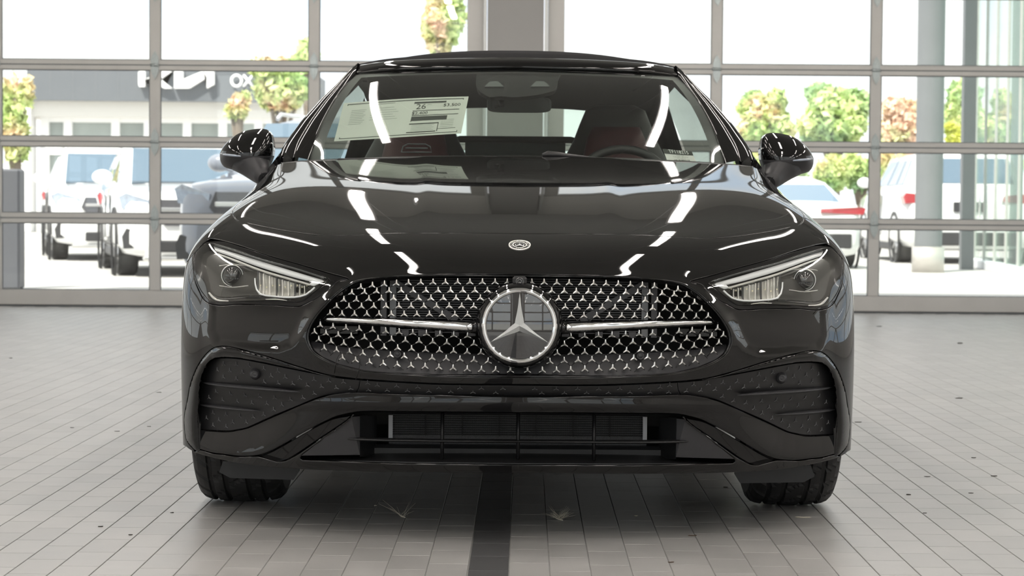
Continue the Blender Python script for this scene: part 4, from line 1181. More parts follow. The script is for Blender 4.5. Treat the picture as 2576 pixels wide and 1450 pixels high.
for s in (1, -1):
    P0, P1 = at_y(985, 706, YR - .03), at_y(1150, 806, YR - .03)
    d = np.array(P1) - np.array(P0); d /= np.linalg.norm(d); nn = np.array([-d[2], 0, d[0]]) * .0085
    mb = MB(); vs = [P0 + nn, P1 + nn, P1 - nn, P0 - nn]; vs = [(v[0] * s, v[1], v[2]) for v in vs]; mb.add(vs + [(x, y + .012, z) for x, y, z in vs], [(0, 1, 2, 3), (4, 5, 6, 7), (0, 1, 5, 4), (1, 2, 6, 5), (2, 3, 7, 6), (3, 0, 4, 7)]); mb.build('strut', STRUT, gi)
MB().box(-.60, .60, -.52, -.50, .28, .74).build('firewall_plate', DARK, gi)
boxpx(800, 815, 905, 846, -.66, .04, 'horn_cover', PIANO, gi, bev=.006)
# solid lower part seen through the mesh
lo = MB(); rows = []
for p in densify([(783,858),(800,862),(870,874),(1000,884),(1150,890),(1304,892)], 12):
    x = p[0]; yb = 890 + (944 - 890) * min(1, max(0, (x - 783) / 130)) ** .5
    rows.append([hp(x, p[1], .085), hp(x, p[1] + 1, .045), hp(x, (p[1] + yb) / 2, .034), hp(x, yb, .024)])
for v in rows[-1]: v[0] = 0
lo.grid(rows); lo.mirror().build('lower_shutter', MATTE2, gi)
for s in (1, -1):
    P = hp(1000, 891, .020)
    q = MB(); q.lathe([(.0001, -.003), (.0062, -.003), (.0066, -.0015), (.0070, -.003), (.0092, -.003), (.0098, .002), (.0098, .03)], (P[0] * s, P[1], P[2]), 'y', 28); q.build('parking_sensor', MATTE2, gi)
# tow-eye cover seam
for side in (1,):
    pts = cpx([(365,1270),(375,1190),(400,1100),(430,1050),(480,1035),(560,1050),(620,1075),(655,1100),(660,1160),(640,1250),(612,1340)], 4.532, 760, 660)
    pp = [hp(x, y, -.0012) for x, y in densify(pts, 8)]
    mb = MB(); mb.tube(pp, .0010, 6); mb.build('tow_cover_seam', DARK, car)

# ---- corner vents: stars, fins, sensors
EM_ME = blunt_star(.0076, .0009, .0024, .003, 'embossed_star', .0007); EMB = simple('embossed_plastic', (.13, .13, .135), .25); EM_ME.materials.append(EMB)
emb_pts = cpx([(405,250),(510,255),(612,265),(738,290),(855,310),(1035,370),(1155,380),(1277,390),(1398,400),(352,300),(455,305),(560,320),(798,350),(915,360),(977,415),(1097,428),(1217,438),(1338,448),(1458,455),(403,360),(510,375),(740,400),(857,410),(342,480),(460,497),(580,510),(703,520),(828,530),(958,545),(1062,530),(1155,495),(283,530),(395,550),(518,562),(640,575),(763,580),(888,590),(316,655),(425,670),(538,685),(650,690),(735,670),(820,630),(262,700),(365,715),(480,735),(592,735),(316,760),(425,770)], 3.296, 440, 840)
cen_pts = [(925,964),(949,969),(998,971),(1051,974),(1104,975.5),(1157,976),(1211,977),(1265,977.5),(927,981),(974,982),(1025,983),(1079,984.5),(1134,985.5),(1190,987),(1247,988)]
offm = lambda x: float(off_mp(np.array([[x, 0.0]]), None)[0])
lgp = [o for o in bpy.data.objects if o.name.startswith('lower_grille_panel')][0]
for x, y in cen_pts: place(EM_ME, 'embossed_star', x, y, offm(x) + .0005, lgp)
for x, y in emb_pts:
    Q, N = lift(x, y, offm(x) + .0010)
    for k, s in enumerate((1, -1)):
        o = link('embossed_star', EM_ME, None, mside[k])
        n = Vector((N[0] * s, N[1], N[2])).normalized(); yv = -n; xv = (Vector((0, 0, 1)).cross(yv) * -1).normalized(); zv = xv.cross(yv)
        o.matrix_local = Matrix(((xv[0], yv[0], zv[0], Q[0] * s), (xv[1], yv[1], zv[1], Q[1]), (xv[2], yv[2], zv[2], Q[2]), (0, 0, 0, 1)))
for k, s in enumerate((1, -1)):
    for path in ([(508,962,1),(530,966,3.5),(580,972,5),(640,977,5.5),(700,982,4.5),(740,985.5,2.5),(754,987,.8)], [(500,1018,1),(520,1021,3.5),(560,1026,5),(600,1030,4.5),(635,1033,2.6),(654,1034.5,.8)]):
        pp = []
        for x, y, r in path:
            Q, N = lift(x, y, offm(x) + .004 + .010 * float(sm(500, 560, x))); pp.append(Q)
        rr = [r / 930 for _, _, r in path]
        mb = MB(); mb.tube([(p[0] * s, p[1], p[2]) for p in pp], [a * 2.6 for a in rr], 12, ry=[a * .95 for a in rr], up=(0, 0, 1)); mb.build('vent_fin', MATTE2, mside[k])
    Q, N = lift(643, 941, offm(643) - .001)
    mb = MB(); mb.lathe([(.0001, -.020), (.0045, -.020), (.0055, -.0195), (.0062, -.021), (.0085, -.020), (.0125, -.012), (.0160, .0)], (0, 0, 0), 'y', 28)
    c_ = Vector((Q[0] * s, Q[1], Q[2])); mb.v = [tuple(Vector(v) + c_) for v in mb.v]; mb.build('parking_sensor', MATTE2, mside[k])

# ---- lower intake
li = empty('lower_intake', (0, 0, 0), car)
def yl(px): return -.80 + .13 * max(0.0, (1000 - px) / 240) ** 1.3 if px < 1000 else -.80
rows = []
# upper shelf, side plates and floor, all set back
def P3(px, py, Y): return at_y(px, py, Y)
for s in (1, -1):
    def Fm(p): return (p[0] * s, p[1], p[2])
    mb = MB(); q = [P3(884, 1050, -.765), P3(905, 1048, -.745), P3(905, 1145, -.745), P3(758, 1147, -.70)]
    q2 = [P3(884, 1046, -.66), P3(925, 1045, -.60), P3(925, 1145, -.60), P3(758, 1147, -.66)]
    mb.add([Fm(p) for p in q + q2], [(0, 1, 2, 3), (1, 5, 6, 2), (4, 5, 6, 7), (0, 3, 7, 4), (0, 1, 5, 4), (3, 2, 6, 7)]); mb.build('side_plate', MATTE2, li)
    mb = MB(); mb.add([Fm(p) for p in [P3(905, 1046, -.74), P3(948, 1046, -.60), P3(948, 1150, -.60), P3(905, 1150, -.74)]], [(0, 1, 2, 3)]); mb.build('inner_wall', MATTE, li)
A = P3(760, 1148, -.74); Cc = P3(1304, 1160, -.80)
mb = MB(); rws = []
for x, y in ((755,1148),(800,1149),(905,1150),(1050,1153),(1304,1156)):
    Y0 = skin_y(x, y + 8) + .004; a = at_y(x, y + 10, Y0 + .0); b_ = at_y(x, y - 6, Y0 + .10); rws.append([(a[0], a[1], a[2] - .004), a, (a[0], a[1] + .14, a[2] + .004), (a[0], a[1] + .3, a[2] + .004)])
rws[-1] = [(0, p[1], p[2]) for p in rws[-1]]
mb.grid(rws, False); mb.mirror().build('intake_floor', MATTE, li)
mb = MB(); rws = []
for x, y in ((884,1040),(905,1038),(1000,1038),(1304,1040)):
    Y0 = skin_y(x, y) + .02; a = at_y(x, y, Y0); rws.append([a, (a[0], a[1] + .2, a[2] + .004)])
rws[-1] = [(0, p[1], p[2]) for p in rws[-1]]
mb.grid(rws, False); mb.mirror().build('intake_roof', MATTE, li)
# horizontal blade and three uprights
HB = [(852,1103.5,1),(870,1104,3),(900,1105,4.2),(960,1107,4.6),(1100,1109,4.6),(1304,1110.5,4.6)]
pp = [at_y(x, y, -.75 if x > 900 else -.75 + (900 - x) * .0006) for x, y, r in HB]; pp[-1][0] = 0
mb = MB(); rr = [r / 970 for _, _, r in HB]; mb.tube(pp, [a * 3.2 for a in rr], 12, ry=[a for a in rr], up=(0, 0, 1)); mb.mirror().build('cross_blade', MATTE, li)
for x in (1113, 1304):
    for s in ((1, -1) if x < 1300 else (1,)):
        a = at_y(x, 1040, -.745); b_ = at_y(x, 1155, -.745); xx = a[0] * s if x < 1300 else 0
        MB().tube([(xx, a[1], a[2]), (xx, a[1], b_[2])], .0048, 12, ry=.014, up=(0, 1, 0)).build('upright', MATTE, li)
YR2 = -.58
A = at_y(978, 1044, YR2); Bq = at_y(1304, 1098, YR2)
CORE = simple('condenser_core', (.05, .05, .052), .5, noise=.9, nscale=260)
MB().box(A[0], -A[0], YR2 + .01, YR2 + .02, Bq[2] - .03, A[2]).build('condenser_core', CORE, li)
q = MB()
for k in range(9):
    z = Bq[2] + (A[2] - Bq[2]) * (k + .5) / 9; q.box(A[0] + .01, -A[0] - .01, YR2, YR2 + .012, z - .0012, z + .0012)
q.build('condenser_tube', DARK, li)
q = MB(); xx = A[0] + .012
zz = MB()
for k in range(9):
    z0 = Bq[2] + (A[2] - Bq[2]) * k / 9 + .0016; z1 = z0 + (A[2] - Bq[2]) / 9 - .0032; x = A[0] + .014; 
    while x < -A[0] - .014:
        zz.add([(x, YR2 + .004, z0), (x + .0012, YR2 + .004, z0), (x + .0042, YR2 + .004, z1), (x + .0030, YR2 + .004, z1)], [(0, 1, 2, 3)]); x += .0058
tag(zz.build('condenser_fins', simple('fin_metal', (.42, .42, .43), .4, metal=.6), li), kind='stuff')
for s in (1, -1): MB().box(*sorted((A[0] * s, (A[0] + .011) * s)), YR2 - .01, YR2 + .01, Bq[2] - .012, A[2]).build('condenser_tank', simple('bright_tank', (.62, .63, .65), .5), li)
for k in (1, 2, 3, 4, 5, 6):
    x = A[0] + (-2 * A[0]) * k / 7; MB().box(x - .0012, x + .0012, YR2 - .002, YR2 + .004, Bq[2], A[2]).build('condenser_rib', DARK, li)
MB().box(-.50, .50, -.45, -.44, .18, .36).build('back_plate', DARK, li)
q = MB(); q.box(-.42, .42, YR2 - .04, YR2, Bq[2] - .055, Bq[2] - .022, bev=.008); q.build('lower_beam', MATTE, li)
# undertray and wheel deflectors
MB().box(-.62, .62, -.55, 3.6, .175, .20, bev=.008).build('undertray', MATTE, car)
for s in (1, -1):
    a, b_ = at_y(562, 1160, -.42), at_y(752, 1207, -.42)
    mb = MB(); pr = [(a[0], a[2]), (b_[0], a[2]), (b_[0], b_[2] + .022), (b_[0] - .014, b_[2]), (a[0] + .02, b_[2] + .004), (a[0] - .01, b_[2] + .02)]
    mb.prism([(x * s, z) for x, z in pr], -.43, -.40); mb.build('wheel_deflector', MATTE, car)
    MB().lathe([(.02, .0), (.36, .0), (.40, -.10 * s), (.40, -.26 * s)], (s * .62, 0, .335), 'x', 28).build('arch_liner', DARK, car) if False else None
    q = MB(); q.lathe([(.375, -.14), (.375, .16), (.36, .16)], (s * .765, 0, .335), 'x', 40); 
    q.f = [f for f in q.f if sum(q.v[i][2] for i in f) / 4 > .30]; q.sm = q.sm[:len(q.f)]; q.build('arch_liner', DARK, car)
# ---- headlights
HL = [(515,614),(534,613),(581,626),(651,649),(745,675),(824,701),(829,706),(768,752),(752,759),(674,757),(604,759),(552,761.6),(527,754.6),(505.6,729),(494,700.7),(489.5,655),(497,630)]
LENS = glass_mat('headlight_lens', (.93, .94, .93), 1.0, ior=1.5)
bez = panel('headlight_bezel', [(515,607)] + NOTCH[1:-1] + [(488,645),(496,622)], PIANO, car, holes=[HL], step=.04, off=lambda q, P: -.004 + 0 * q[:, 0], join=False, depth=.03, gap=.0026, px_step=5)
hlr = []
for k, s in enumerate((1, -1)):
    h = empty('headlight', (0, 0, 0), car); hlr.append(h); bez[k].parent = h
ln = panel('lens', HL, LENS, hlr[0], step=.05, off=lambda q, P: .0005 + 0 * q[:, 0], join=False, depth=.012, gap=.001, px_step=5)
ln[1].parent = hlr[1]
HOUS = simple('headlight_housing', (.045, .044, .040), .25, coat=.6)
hou = panel('housing', [(x + (-2 if x < 600 else 2) * 0, y) for x, y in HL], HOUS, hlr[0], step=.08, off=lambda q, P: -.062 + .03 * sm(700, 820, q[:, 0]), join=False, flange=False, px_step=6)
hou[1].parent = hlr[1]
# wall between lens edge and the housing
pts = densify(HL, 6, closed=True)
rows = [[hp(p[0], p[1], .004) for p in pts], [at_y(p[0], p[1], skin_y(p[0], p[1]) + .02) for p in pts], [at_y(p[0], p[1], skin_y(p[0], p[1]) + .075) for p in pts]]
DRL = simple('light_guide', (.90, .92, .94), .18, coat=1.0); REFL = simple('lamp_reflector', (.92, .91, .86), .22, metal=.45); REFD = simple('lamp_divider', (.04, .045, .05), .3)
LEDY = simple('led_chip', (.9, .84, .6), .4)
for k, s in enumerate((1, -1)):
    H = hlr[k]; mir = lambda p: (p[0] * s, p[1], p[2])
    mb = MB(); mb.grid([[mir(p) for p in r] for r in rows], True, close=True); mb.build('inner_wall', HOUS, H)
    def hq(x, y, o): return mir(hp(x, y, o))
    def strip(top, bot, o1, o2, nm, mat, th=.008):
        top = densify(top, 10); bot = densify(bot, 10); n = 14
        def rs(L):
            L = np.array(L); d = np.r_[0, np.cumsum(np.hypot(*np.diff(L, axis=0).T))]; t = np.linspace(0, d[-1], n); return np.stack([np.interp(t, d, L[:, 0]), np.interp(t, d, L[:, 1])], 1)
        T, Bt = rs(top), rs(bot); rws = []
        for a, b in zip(T, Bt):
            c = (a + b) / 2
            rws.append([hq(a[0], a[1], o1 + th), hq(a[0], a[1], o1), hq(c[0], c[1], o1 - .003), hq(b[0], b[1], o2), hq(b[0], b[1], o2 + th)])
        mb = MB(); mb.grid(rws); return mb.build(nm, mat, H)
    strip([(537,620),(581,634),(651,656),(745,685),(812,705)], [(543,633),(581,646),(651,672),(745,700),(800,713)], .022, .026, 'daytime_light_bar', DRL)
    strip([(548,637),(600,656),(660,679),(745,704),(786,716)], [(552,643),(600,663),(660,686),(740,709),(776,719)], .018, .020, 'chrome_trim', SATIN)
    strip([(786,708),(812,706),(816,708)], [(776,717),(790,720),(808,712)], .016, .018, 'light_bar_tip', DRL)
    # reflector chambers
    cells = [(648,694),(696,740),(742,778)]
    def topy(x): return 684 + (x - 640) * .28 if x > 690 else 680 + (x - 640) * .36
    def boty(x): return 741 + 5 * math.sin((x - 640) / 150 * math.pi) - max(0, x - 765) * .55 - max(0, 655 - x) * .9
    for x0, x1 in cells:
        n = 3; w = (x1 - x0) / n
        mb = MB(); rws = []
        for j in range(n * 4 + 1):
            x = x0 + (x1 - x0) * j / (n * 4); ph = (j % 4) / 4; o = .030 + .014 * math.sin(ph * math.pi)
            t_, b_ = topy(x) + 1, boty(x); rws.append([hq(x, t_, o), hq(x, t_ * .65 + b_ * .35, o + .012), hq(x, t_ * .3 + b_ * .7, o + .010), hq(x, b_, o - .010)])
        mb.grid(rws, True); mb.build('reflector', REFL, H)
        for j in range(n):
            x = x0 + w * (j + .0) ; mb = MB(); t_, b_ = topy(x), boty(x)
            vs = [hq(x - .8, t_, .018), hq(x + 1.2, t_, .018), hq(x + 1.2, b_ - 1, .020), hq(x - .8, b_ - 1, .020)]
            vs2 = [(p[0], p[1] + .03, p[2]) for p in vs]; mb.add(vs + vs2, [(0, 1, 2, 3), (0, 4, 5, 1), (1, 5, 6, 2), (2, 6, 7, 3), (3, 7, 4, 0)]); mb.build('divider', REFD if j == 0 else SATIN, H)
            xc_ = x + w * .5; p = hq(xc_, 718 + (j * 5) % 9, .034); q = MB().box(p[0] - .0016, p[0] + .0016, p[1] - .004, p[1], p[2] - .0016, p[2] + .0016); q.build('led_chip', LEDY, H)
    strip([(643,700),(645,722),(655,738),(690,744),(740,746),(768,740),(790,722)], [(639,700),(641,724),(652,742),(690,748.5),(740,751),(771,744),(794,725)], .016, .018, 'chamber_rim', DRL)
    # projector
    c = hq(585, 694, .045)
    q = MB(); q.lathe([(.030, .01), (.031, -.004), (.0285, -.008), (.0275, .004)], c, 'y', 32); q.build('projector_ring', SATIN, H)
    q = MB(); q.lathe([(.0002, -.020), (.008, -.019), (.016, -.0155), (.022, -.010), (.0265, -.002), (.0272, .006)], c, 'y', 32); q.build('projector_lens', GLD, H)
    q = MB(); 
    for a in range(6): q.box(c[0] - .018 + a * .0065, c[0] - .0145 + a * .0065, c[1] - .0235, c[1] - .020, c[2] - .009, c[2] - .006)
    q.build('projector_led', REFD, H)
    strip([(551,668),(585,664),(622,668)], [(552,671),(585,667),(621,671)], .030, .032, 'projector_bezel', SATIN, .004)
    strip([(551,718),(585,722),(625,718)], [(552,721),(585,725),(624,721)], .030, .032, 'projector_bezel', SATIN, .004)
    strip([(537,742),(560,748),(604,745),(674,745),(740,756)], [(537,750),(560,756),(604,753),(674,752),(742,758)], .030, .022, 'lower_trim', PIANO)
    strip([(527,735),(545,752),(575,756)], [(523,737),(540,756),(575,759)], .020, .016, 'chrome_edge', SATIN, .004)
    strip([(668,752.5),(700,752),(722,756)], [(668,754.5),(700,755),(722,757.5)], .012, .010, 'side_marking', SATIN, .003)

# ---- windscreen, frame, soft top
def rowpts(L, n):
    L = np.array([at_y(*p) for p in L]); L[0][0] = 0
    d = np.r_[0, np.cumsum(np.linalg.norm(np.diff(L, axis=0), axis=1))]; t = np.linspace(0, d[-1], n)
    # smooth through points
    out = np.stack([np.interp(t, d, L[:, i]) for i in range(3)], 1)
    for _ in range(6): out[1:-1] = out[1:-1] * .5 + (out[:-2] + out[2:]) * .25
    return out
NB = 25
wb = rowpts([(1304,391,.70),(1130,392,.705),(1000,394,.73),(900,398,.765),(820,401,.81),(777,402,.86)], NB)
wt = rowpts([(1304,174,1.28),(1130,176,1.285),(1000,179,1.305),(940,182,1.325),(895,186,1.36)], NB)
def wpoint(i, v):
    p = wb[i] * (1 - v) + wt[i] * v; b = 4 * v * (1 - v)
    return p + np.array([-.012 * (i / (NB - 1)) * b, -.018 * b, .022 * b])
rows = [[wpoint(i, v) for i in range(NB)] for v in np.linspace(0, 1, 17)]
def sym_grid(rows, nm, mat, parent, close_mid=True, smooth=True):
    full = [[(-p[0], p[1], p[2]) for p in r[:0:-1]] + [tuple(p) for p in r] for r in rows]
    mb = MB(); mb.grid(full, smooth); return mb.build(nm, mat, parent)
WSG = glass_mat('windscreen_glass', (.80, .86, .82), 1.0, ior=1.5)
ws = sym_grid(rows, 'windscreen', WSG, car)
# black printed border along the glass edges (a thin ceramic band set just inside)
FRIT = simple('ceramic_band', (.006, .006, .006), .35)
def inner(i, v, d=.004): p = wpoint(i, v); return p + np.array([0, d * .5, -d])
bandt = [[inner(i, v) for i in range(NB)] for v in (.94, .97, .999)]
sym_grid(bandt, 'glass_border', FRIT, ws)
bandb = [[inner(i, v) for i in range(NB)] for v in (.0, .012)]
sym_grid(bandb, 'glass_border', FRIT, ws)
for s in (1, -1):
    mb = MB(); rws = []
    for v in np.linspace(0, 1, 17):
        a, b_ = inner(NB - 1, v), inner(NB - 3, v); rws.append([(a[0] * s, a[1], a[2]), ((a[0] * .25 + b_[0] * .75) * s, a[1] * .25 + b_[1] * .75, a[2] * .25 + b_[2] * .75)])
    mb.grid(rws); mb.build('glass_border', FRIT, ws)
# A-pillars: from glass edge out over the crown to the outer line
OUTL = [(700,407,.80),(707,380,.86),(714,364,.90),(757,305,1.02),(807,249,1.16),(844,215,1.26),(882,176,1.38),(903,160,1.44)]
OUTP = np.array([at_y(*p) for p in OUTL]); dd = np.r_[0, np.cumsum(np.linalg.norm(np.diff(OUTP, axis=0), axis=1))]; dd /= dd[-1]
def outp(v): return np.array([np.interp(v, dd, OUTP[:, i]) for i in range(3)])
prow = []
vv = np.linspace(0, 1, 25)
for v in vv:
    a = wpoint(NB - 1, v); a = a + np.array([0, .0, -.002]); o = outp(v); w = o - a
    up = np.array([-.25, -.35, .9]); up /= np.linalg.norm(up)
    L = np.linalg.norm(w)
    prow.append([a + np.array([.012, .012, -.012]), a, a + w * .06 + up * .004, a + w * .30 + up * .10 * L, a + w * .46 + up * .115 * L, a + w * .50 + up * .085 * L, a + w * .56 + up * .115 * L, a + w * .75 + up * .12 * L, a + w * .92 + up * .06 * L, o, o + np.array([.012, .05, -.008]), o + np.array([.05, .09, -.02])])
for s in (1, -1):
    mb = MB(); mb.grid([[(p[0] * s, p[1], p[2]) for p in r] for r in prow]); mb.build('windscreen_pillar', PAINT, car)
# header rail above the glass
def hdr(pl): return rowpts(pl, NB)
h0 = hdr([(1304,174,1.285),(1130,176,1.29),(1000,179,1.31),(940,182,1.33),(893,187,1.365)])
h1 = hdr([(1304,163,1.285),(1130,165,1.29),(1000,168,1.31),(950,171,1.33),(894,180,1.375)])
h2 = hdr([(1304,151,1.31),(1130,153,1.315),(1000,158,1.34),(950,163,1.36),(898,174,1.40)])
h3 = hdr([(1304,145,1.35),(1130,147,1.355),(1000,152,1.375),(950,157,1.39),(901,167,1.42)])
h4 = hdr([(1304,143.5,1.38),(1130,145.5,1.385),(1000,151,1.40),(950,156,1.41),(903,164,1.44)])
sym_grid([h0 + np.array([0, .03, -.004]), h0, h1, h2, h3, h4, h4 + np.array([0, .03, -.01])], 'header_rail', PAINT, car)
# soft top shell
FAB = simple('soft_top_fabric', (.008, .008, .009), .9, bump=.4, bscale=900, spec=.12)
t0 = hdr([(1304,144,1.385),(1130,146,1.39),(1000,151.5,1.405),(950,156.5,1.415),(903,165,1.445)])
t1 = hdr([(1304,134,1.46),(1130,136,1.465),(1000,145,1.48),(950,150,1.49),(903,161,1.50)])
def trow(Y, w, zc, zr):
    out = []
    for i in range(NB):
        u = i / (NB - 1); x = -w * math.sin(u * math.pi / 2) ** 1.0 if False else -w * u; out.append(np.array([x, Y, zc - (zc - zr) * u ** 2.6]))
    return np.array(out)
tr = [trow(1.75, .585, 1.452, 1.385), trow(2.2, .585, 1.447, 1.37), trow(2.55, .58, 1.375, 1.31)]
rw_t, rw_b = trow(2.74, .575, 1.283, 1.23), trow(3.12, .57, 1.09, 1.04)
tail = trow(3.35, .56, 1.00, .985)
sym_grid([t0, t1] + tr + [rw_t], 'soft_top', FAB, car)
sym_grid([rw_b, tail], 'soft_top_rear', FAB, car)
j = 18
for s in (1, -1):
    mb = MB(); mb.grid([[(p[0] * s, p[1], p[2]) for p in r[j:]] for r in (rw_t, rw_b)]); mb.build('soft_top_quarter', FAB, car)
mb = MB(); f_ = [[(-p[0], p[1], p[2]) for p in r[j:0:-1]] + [tuple(p) for p in r[:j + 1]] for r in (rw_t, rw_b)]
mb.grid(f_); mb.build('rear_window', glass_mat('rear_glass', (.80, .88, .83), 1.0), car)
# side of the soft top down to the quarter, and side rails
for s in (1, -1):
    mb = MB(); ed = [t0[-1], t1[-1], tr[0][-1], tr[1][-1], tr[2][-1], rw_t[-1], rw_b[-1], tail[-1]]
    dn = [(e[0] - .016, e[1], e[2] - .055) for e in ed]; ii = [(e[0] + .03, e[1], e[2] - .06) for e in ed]
    mb.grid([[(p[0] * s, p[1], p[2]) for p in r] for r in (ed, dn, ii)]); mb.build('side_rail', FAB, car)
    bq = [(-.70, 2.30, 1.0), (-.70, 2.6, 1.0), (-.69, 2.9, 1.0), (-.66, 3.2, .99), (-.60, 3.35, .98)]
    uq = [dn[3], dn[4], dn[5], dn[6], dn[7]]
    mb = MB(); mb.grid([[(p[0] * s, p[1], p[2]) for p in r] for r in ([(uq[0][0]-.012, 2.42, uq[0][2]-.01), *uq[1:]], bq)]); mb.build('soft_top_side', FAB, car)
    # side glass
    mb = MB(); u_ = [outp(.25) + np.array([.03, .06, 0]), outp(.6) + np.array([.03, .06, 0]), outp(.97) + np.array([.02, .05, 0]), np.array(dn[2]), np.array((dn[3][0], 2.40, dn[3][2]))]
    l_ = [(-.80, .98, .985), (-.79, 1.2, .99), (-.78, 1.5, 1.0), (-.76, 1.85, 1.0), (-.72, 2.30, 1.0)]
    mb.grid([[(p[0] * s, p[1], p[2]) for p in r] for r in (u_, l_)]); mb.build('side_window', WSG, car)

# ---- cowl, wiper
rows = [[at_y(x, y, Y) for x, y, Y in r] for r in (
    [(1304,398,.655),(1150,399,.65),(1000,401,.625),(890,404,.575),(805,407,.55),(740,409,.52),(712,411,.52)],
    [(1304,402,.70),(1150,402,.70),(1000,404,.68),(890,406,.66),(805,408,.66),(740,409,.66),(708,410,.68)],
    [(1304,392,.74),(1150,393,.745),(1000,395,.76),(890,399,.80),(805,402,.84),(760,404,.88),(703,407,.84)])]
for r in rows: r[0][0] = 0
sym_grid([np.array(r) for r in rows], 'cowl', MATTE, car)
for s, x0 in ((1, None),):
    A = at_y(1364, 395, .68); Bq = at_y(1434, 397.5, .70); Cq = at_y(1500, 398, .72); D = at_y(1750, 400, .80)
    q = MB(); up_ = np.array([0, 0, .008]); q.tube([A + up_ * .6, A * .8 + Bq * .2 + up_, (A + Bq) / 2 + up_, Bq + up_ * .6, Cq], [.006, .013, .013, .009, .003], 12, ry=[.006, .012, .011, .008, .003]); wp = q.build('wiper_arm', MATTE, car)
    q = MB(); q.tube([at_y(1250, 397, .69), at_y(1100, 398, .70), at_y(960, 400, .73), at_y(850, 402, .78)], .0045, 8); q.build('wiper_blade', MATTE, wp)
# bonnet gap shadow line closer
q = panel('gap_floor', [(1304,570),(1000,570),(851,576),(700,562),(610,543),(600,530),(640,500),(694,468),(720,430),(690,420),(660,455),(600,500),(560,540),(575,570),(530,598),(600,600),(700,600),(851,612),(1000,606),(1304,606)], DARK, car, step=.12, off=lambda a, P: -.012 + 0 * a[:, 0], flange=False)

# ---- interior
INT = simple('dark_cabin_trim', (.012, .012, .012), .6); RED = simple('red_leather', (.055, .006, .009), .5, noise=.2, nscale=20); BLK = simple('black_leather', (.014, .014, .014), .45)
db = MB(); rws = []
for x in np.linspace(-.70, .70, 21):
    c = 1 - (x / .72) ** 4; rws.append([(x, .78, .93), (x, .86, .985 * c + .93 * (1 - c)), (x, 1.05, .995 * c + .93 * (1 - c)), (x, 1.25, .975 * c + .93 * (1 - c)), (x, 1.30, .80)])
db.grid(rws); dash = db.build('dashboard', INT, car)
for s in (-1, 1):
    for x0 in ((-.335,) if s < 0 else ()):
        c = at_y(1048, 373, 1.02); q = MB(); L = [(c[0] - .052, c[1], c[2] - .014), (c[0] - .046, c[1], c[2] + .006), (c[0] - .03, c[1], c[2] + .014), (c[0] + .03, c[1], c[2] + .014), (c[0] + .046, c[1], c[2] + .006), (c[0] + .052, c[1], c[2] - .014), (c[0] - .052, c[1], c[2] - .014)]  # reflection of a dash vent in the windscreen, modelled as a solid outline
        q.tube(L, .0022, 6, caps=False); q.tube([(c[0] - .038, c[1], c[2]), (c[0] + .038, c[1], c[2])], .0022, 6); q.build('air_vent_reflection', simple('vent_reflection', (.30, .34, .35), .3, metal=.7), dash)
def seat(s):
    t = empty('front_seat', (0, 0, 0), car); X = .375 * s
    def loft(prof, nm, mat):
        rws = []
        for z, w, y, d in prof:
            rws.append([(X + w * math.cos(a) * (abs(math.cos(a)) ** -.35 if abs(math.cos(a)) > .02 else 1) * .9, y + d * math.sin(a), z) for a in np.linspace(0, 2 * math.pi, 25)[:-1]])
        mb = MB(); mb.grid(rws, True, close=True); n = 24; mb.f.append(tuple(range(n))); mb.f.append(tuple(range(len(mb.v) - n, len(mb.v)))); mb.sm += [False, True]; return mb.build(nm, mat, t)
    loft([(.45, .25, 1.62, .10), (.60, .26, 1.66, .10), (.80, .265, 1.72, .09), (.95, .25, 1.77, .08), (1.05, .215, 1.80, .07), (1.12, .175, 1.82, .06), (1.18, .15, 1.83, .055), (1.235, .125, 1.83, .045), (1.255, .08, 1.83, .02)], 'seat_back', BLK)
    loft([(.55, .15, 1.58, .06), (.80, .17, 1.645, .06), (.95, .165, 1.70, .06), (1.05, .14, 1.735, .05), (1.13, .12, 1.76, .05), (1.17, .10, 1.775, .04)], 'red_insert', RED)
    MB().box(X - .26, X + .26, 1.15, 1.70, .35, .52, bev=.06).build('seat_cushion', RED, t)
seat(-1); seat(1)
for s in (-1, 1): MB().box(s * .33 - .25, s * .33 + .25, 2.45, 2.62, .45, 1.06, bev=.07).build('rear_seat', BLK, car)
q = MB(); q.tube([(-.34, 2.25, 1.03), (-.30, 2.25, 1.115), (-.22, 2.25, 1.135), (.22, 2.25, 1.135), (.30, 2.25, 1.115), (.34, 2.25, 1.03)], .014, 10); wd_ = q.build('wind_deflector', INT, car)
MB().box(-.20, .20, 2.27, 2.275, 1.06, 1.125).build('deflector_mesh', simple('deflector_net', (.05, .06, .06), .6), wd_)
# steering wheel (picture right)
sw = MB(); c0 = np.array([.375, 1.22, .90]); sw.tube([c0 + np.array([.185 * math.cos(a), .07 * math.sin(a), .175 * math.sin(a)]) for a in np.linspace(0, 2 * math.pi, 33)], .016, 8, caps=False)
sw.tube([c0 - np.array([.17, 0, 0]), c0 + np.array([.17, 0, 0])], .018, 8).build('steering_wheel', BLK, car)
# cabin tub: floor, doors, rear bulkhead
tub = MB(); tub.box(-.80, .80, .70, 3.3, .20, .25); 
tub.box(-.80, .80, .66, .69, .25, .93)
tub.box(-.80, .80, 3.2, 3.24, .25, .98)
for s in (-1, 1): tub.box(*sorted((s * .78, s * .74)), .7, 3.2, .25, .965)
tub.box(-.74, .74, 2.62, 3.22, .93, .96)
tub.build('cabin_tub', INT, car)
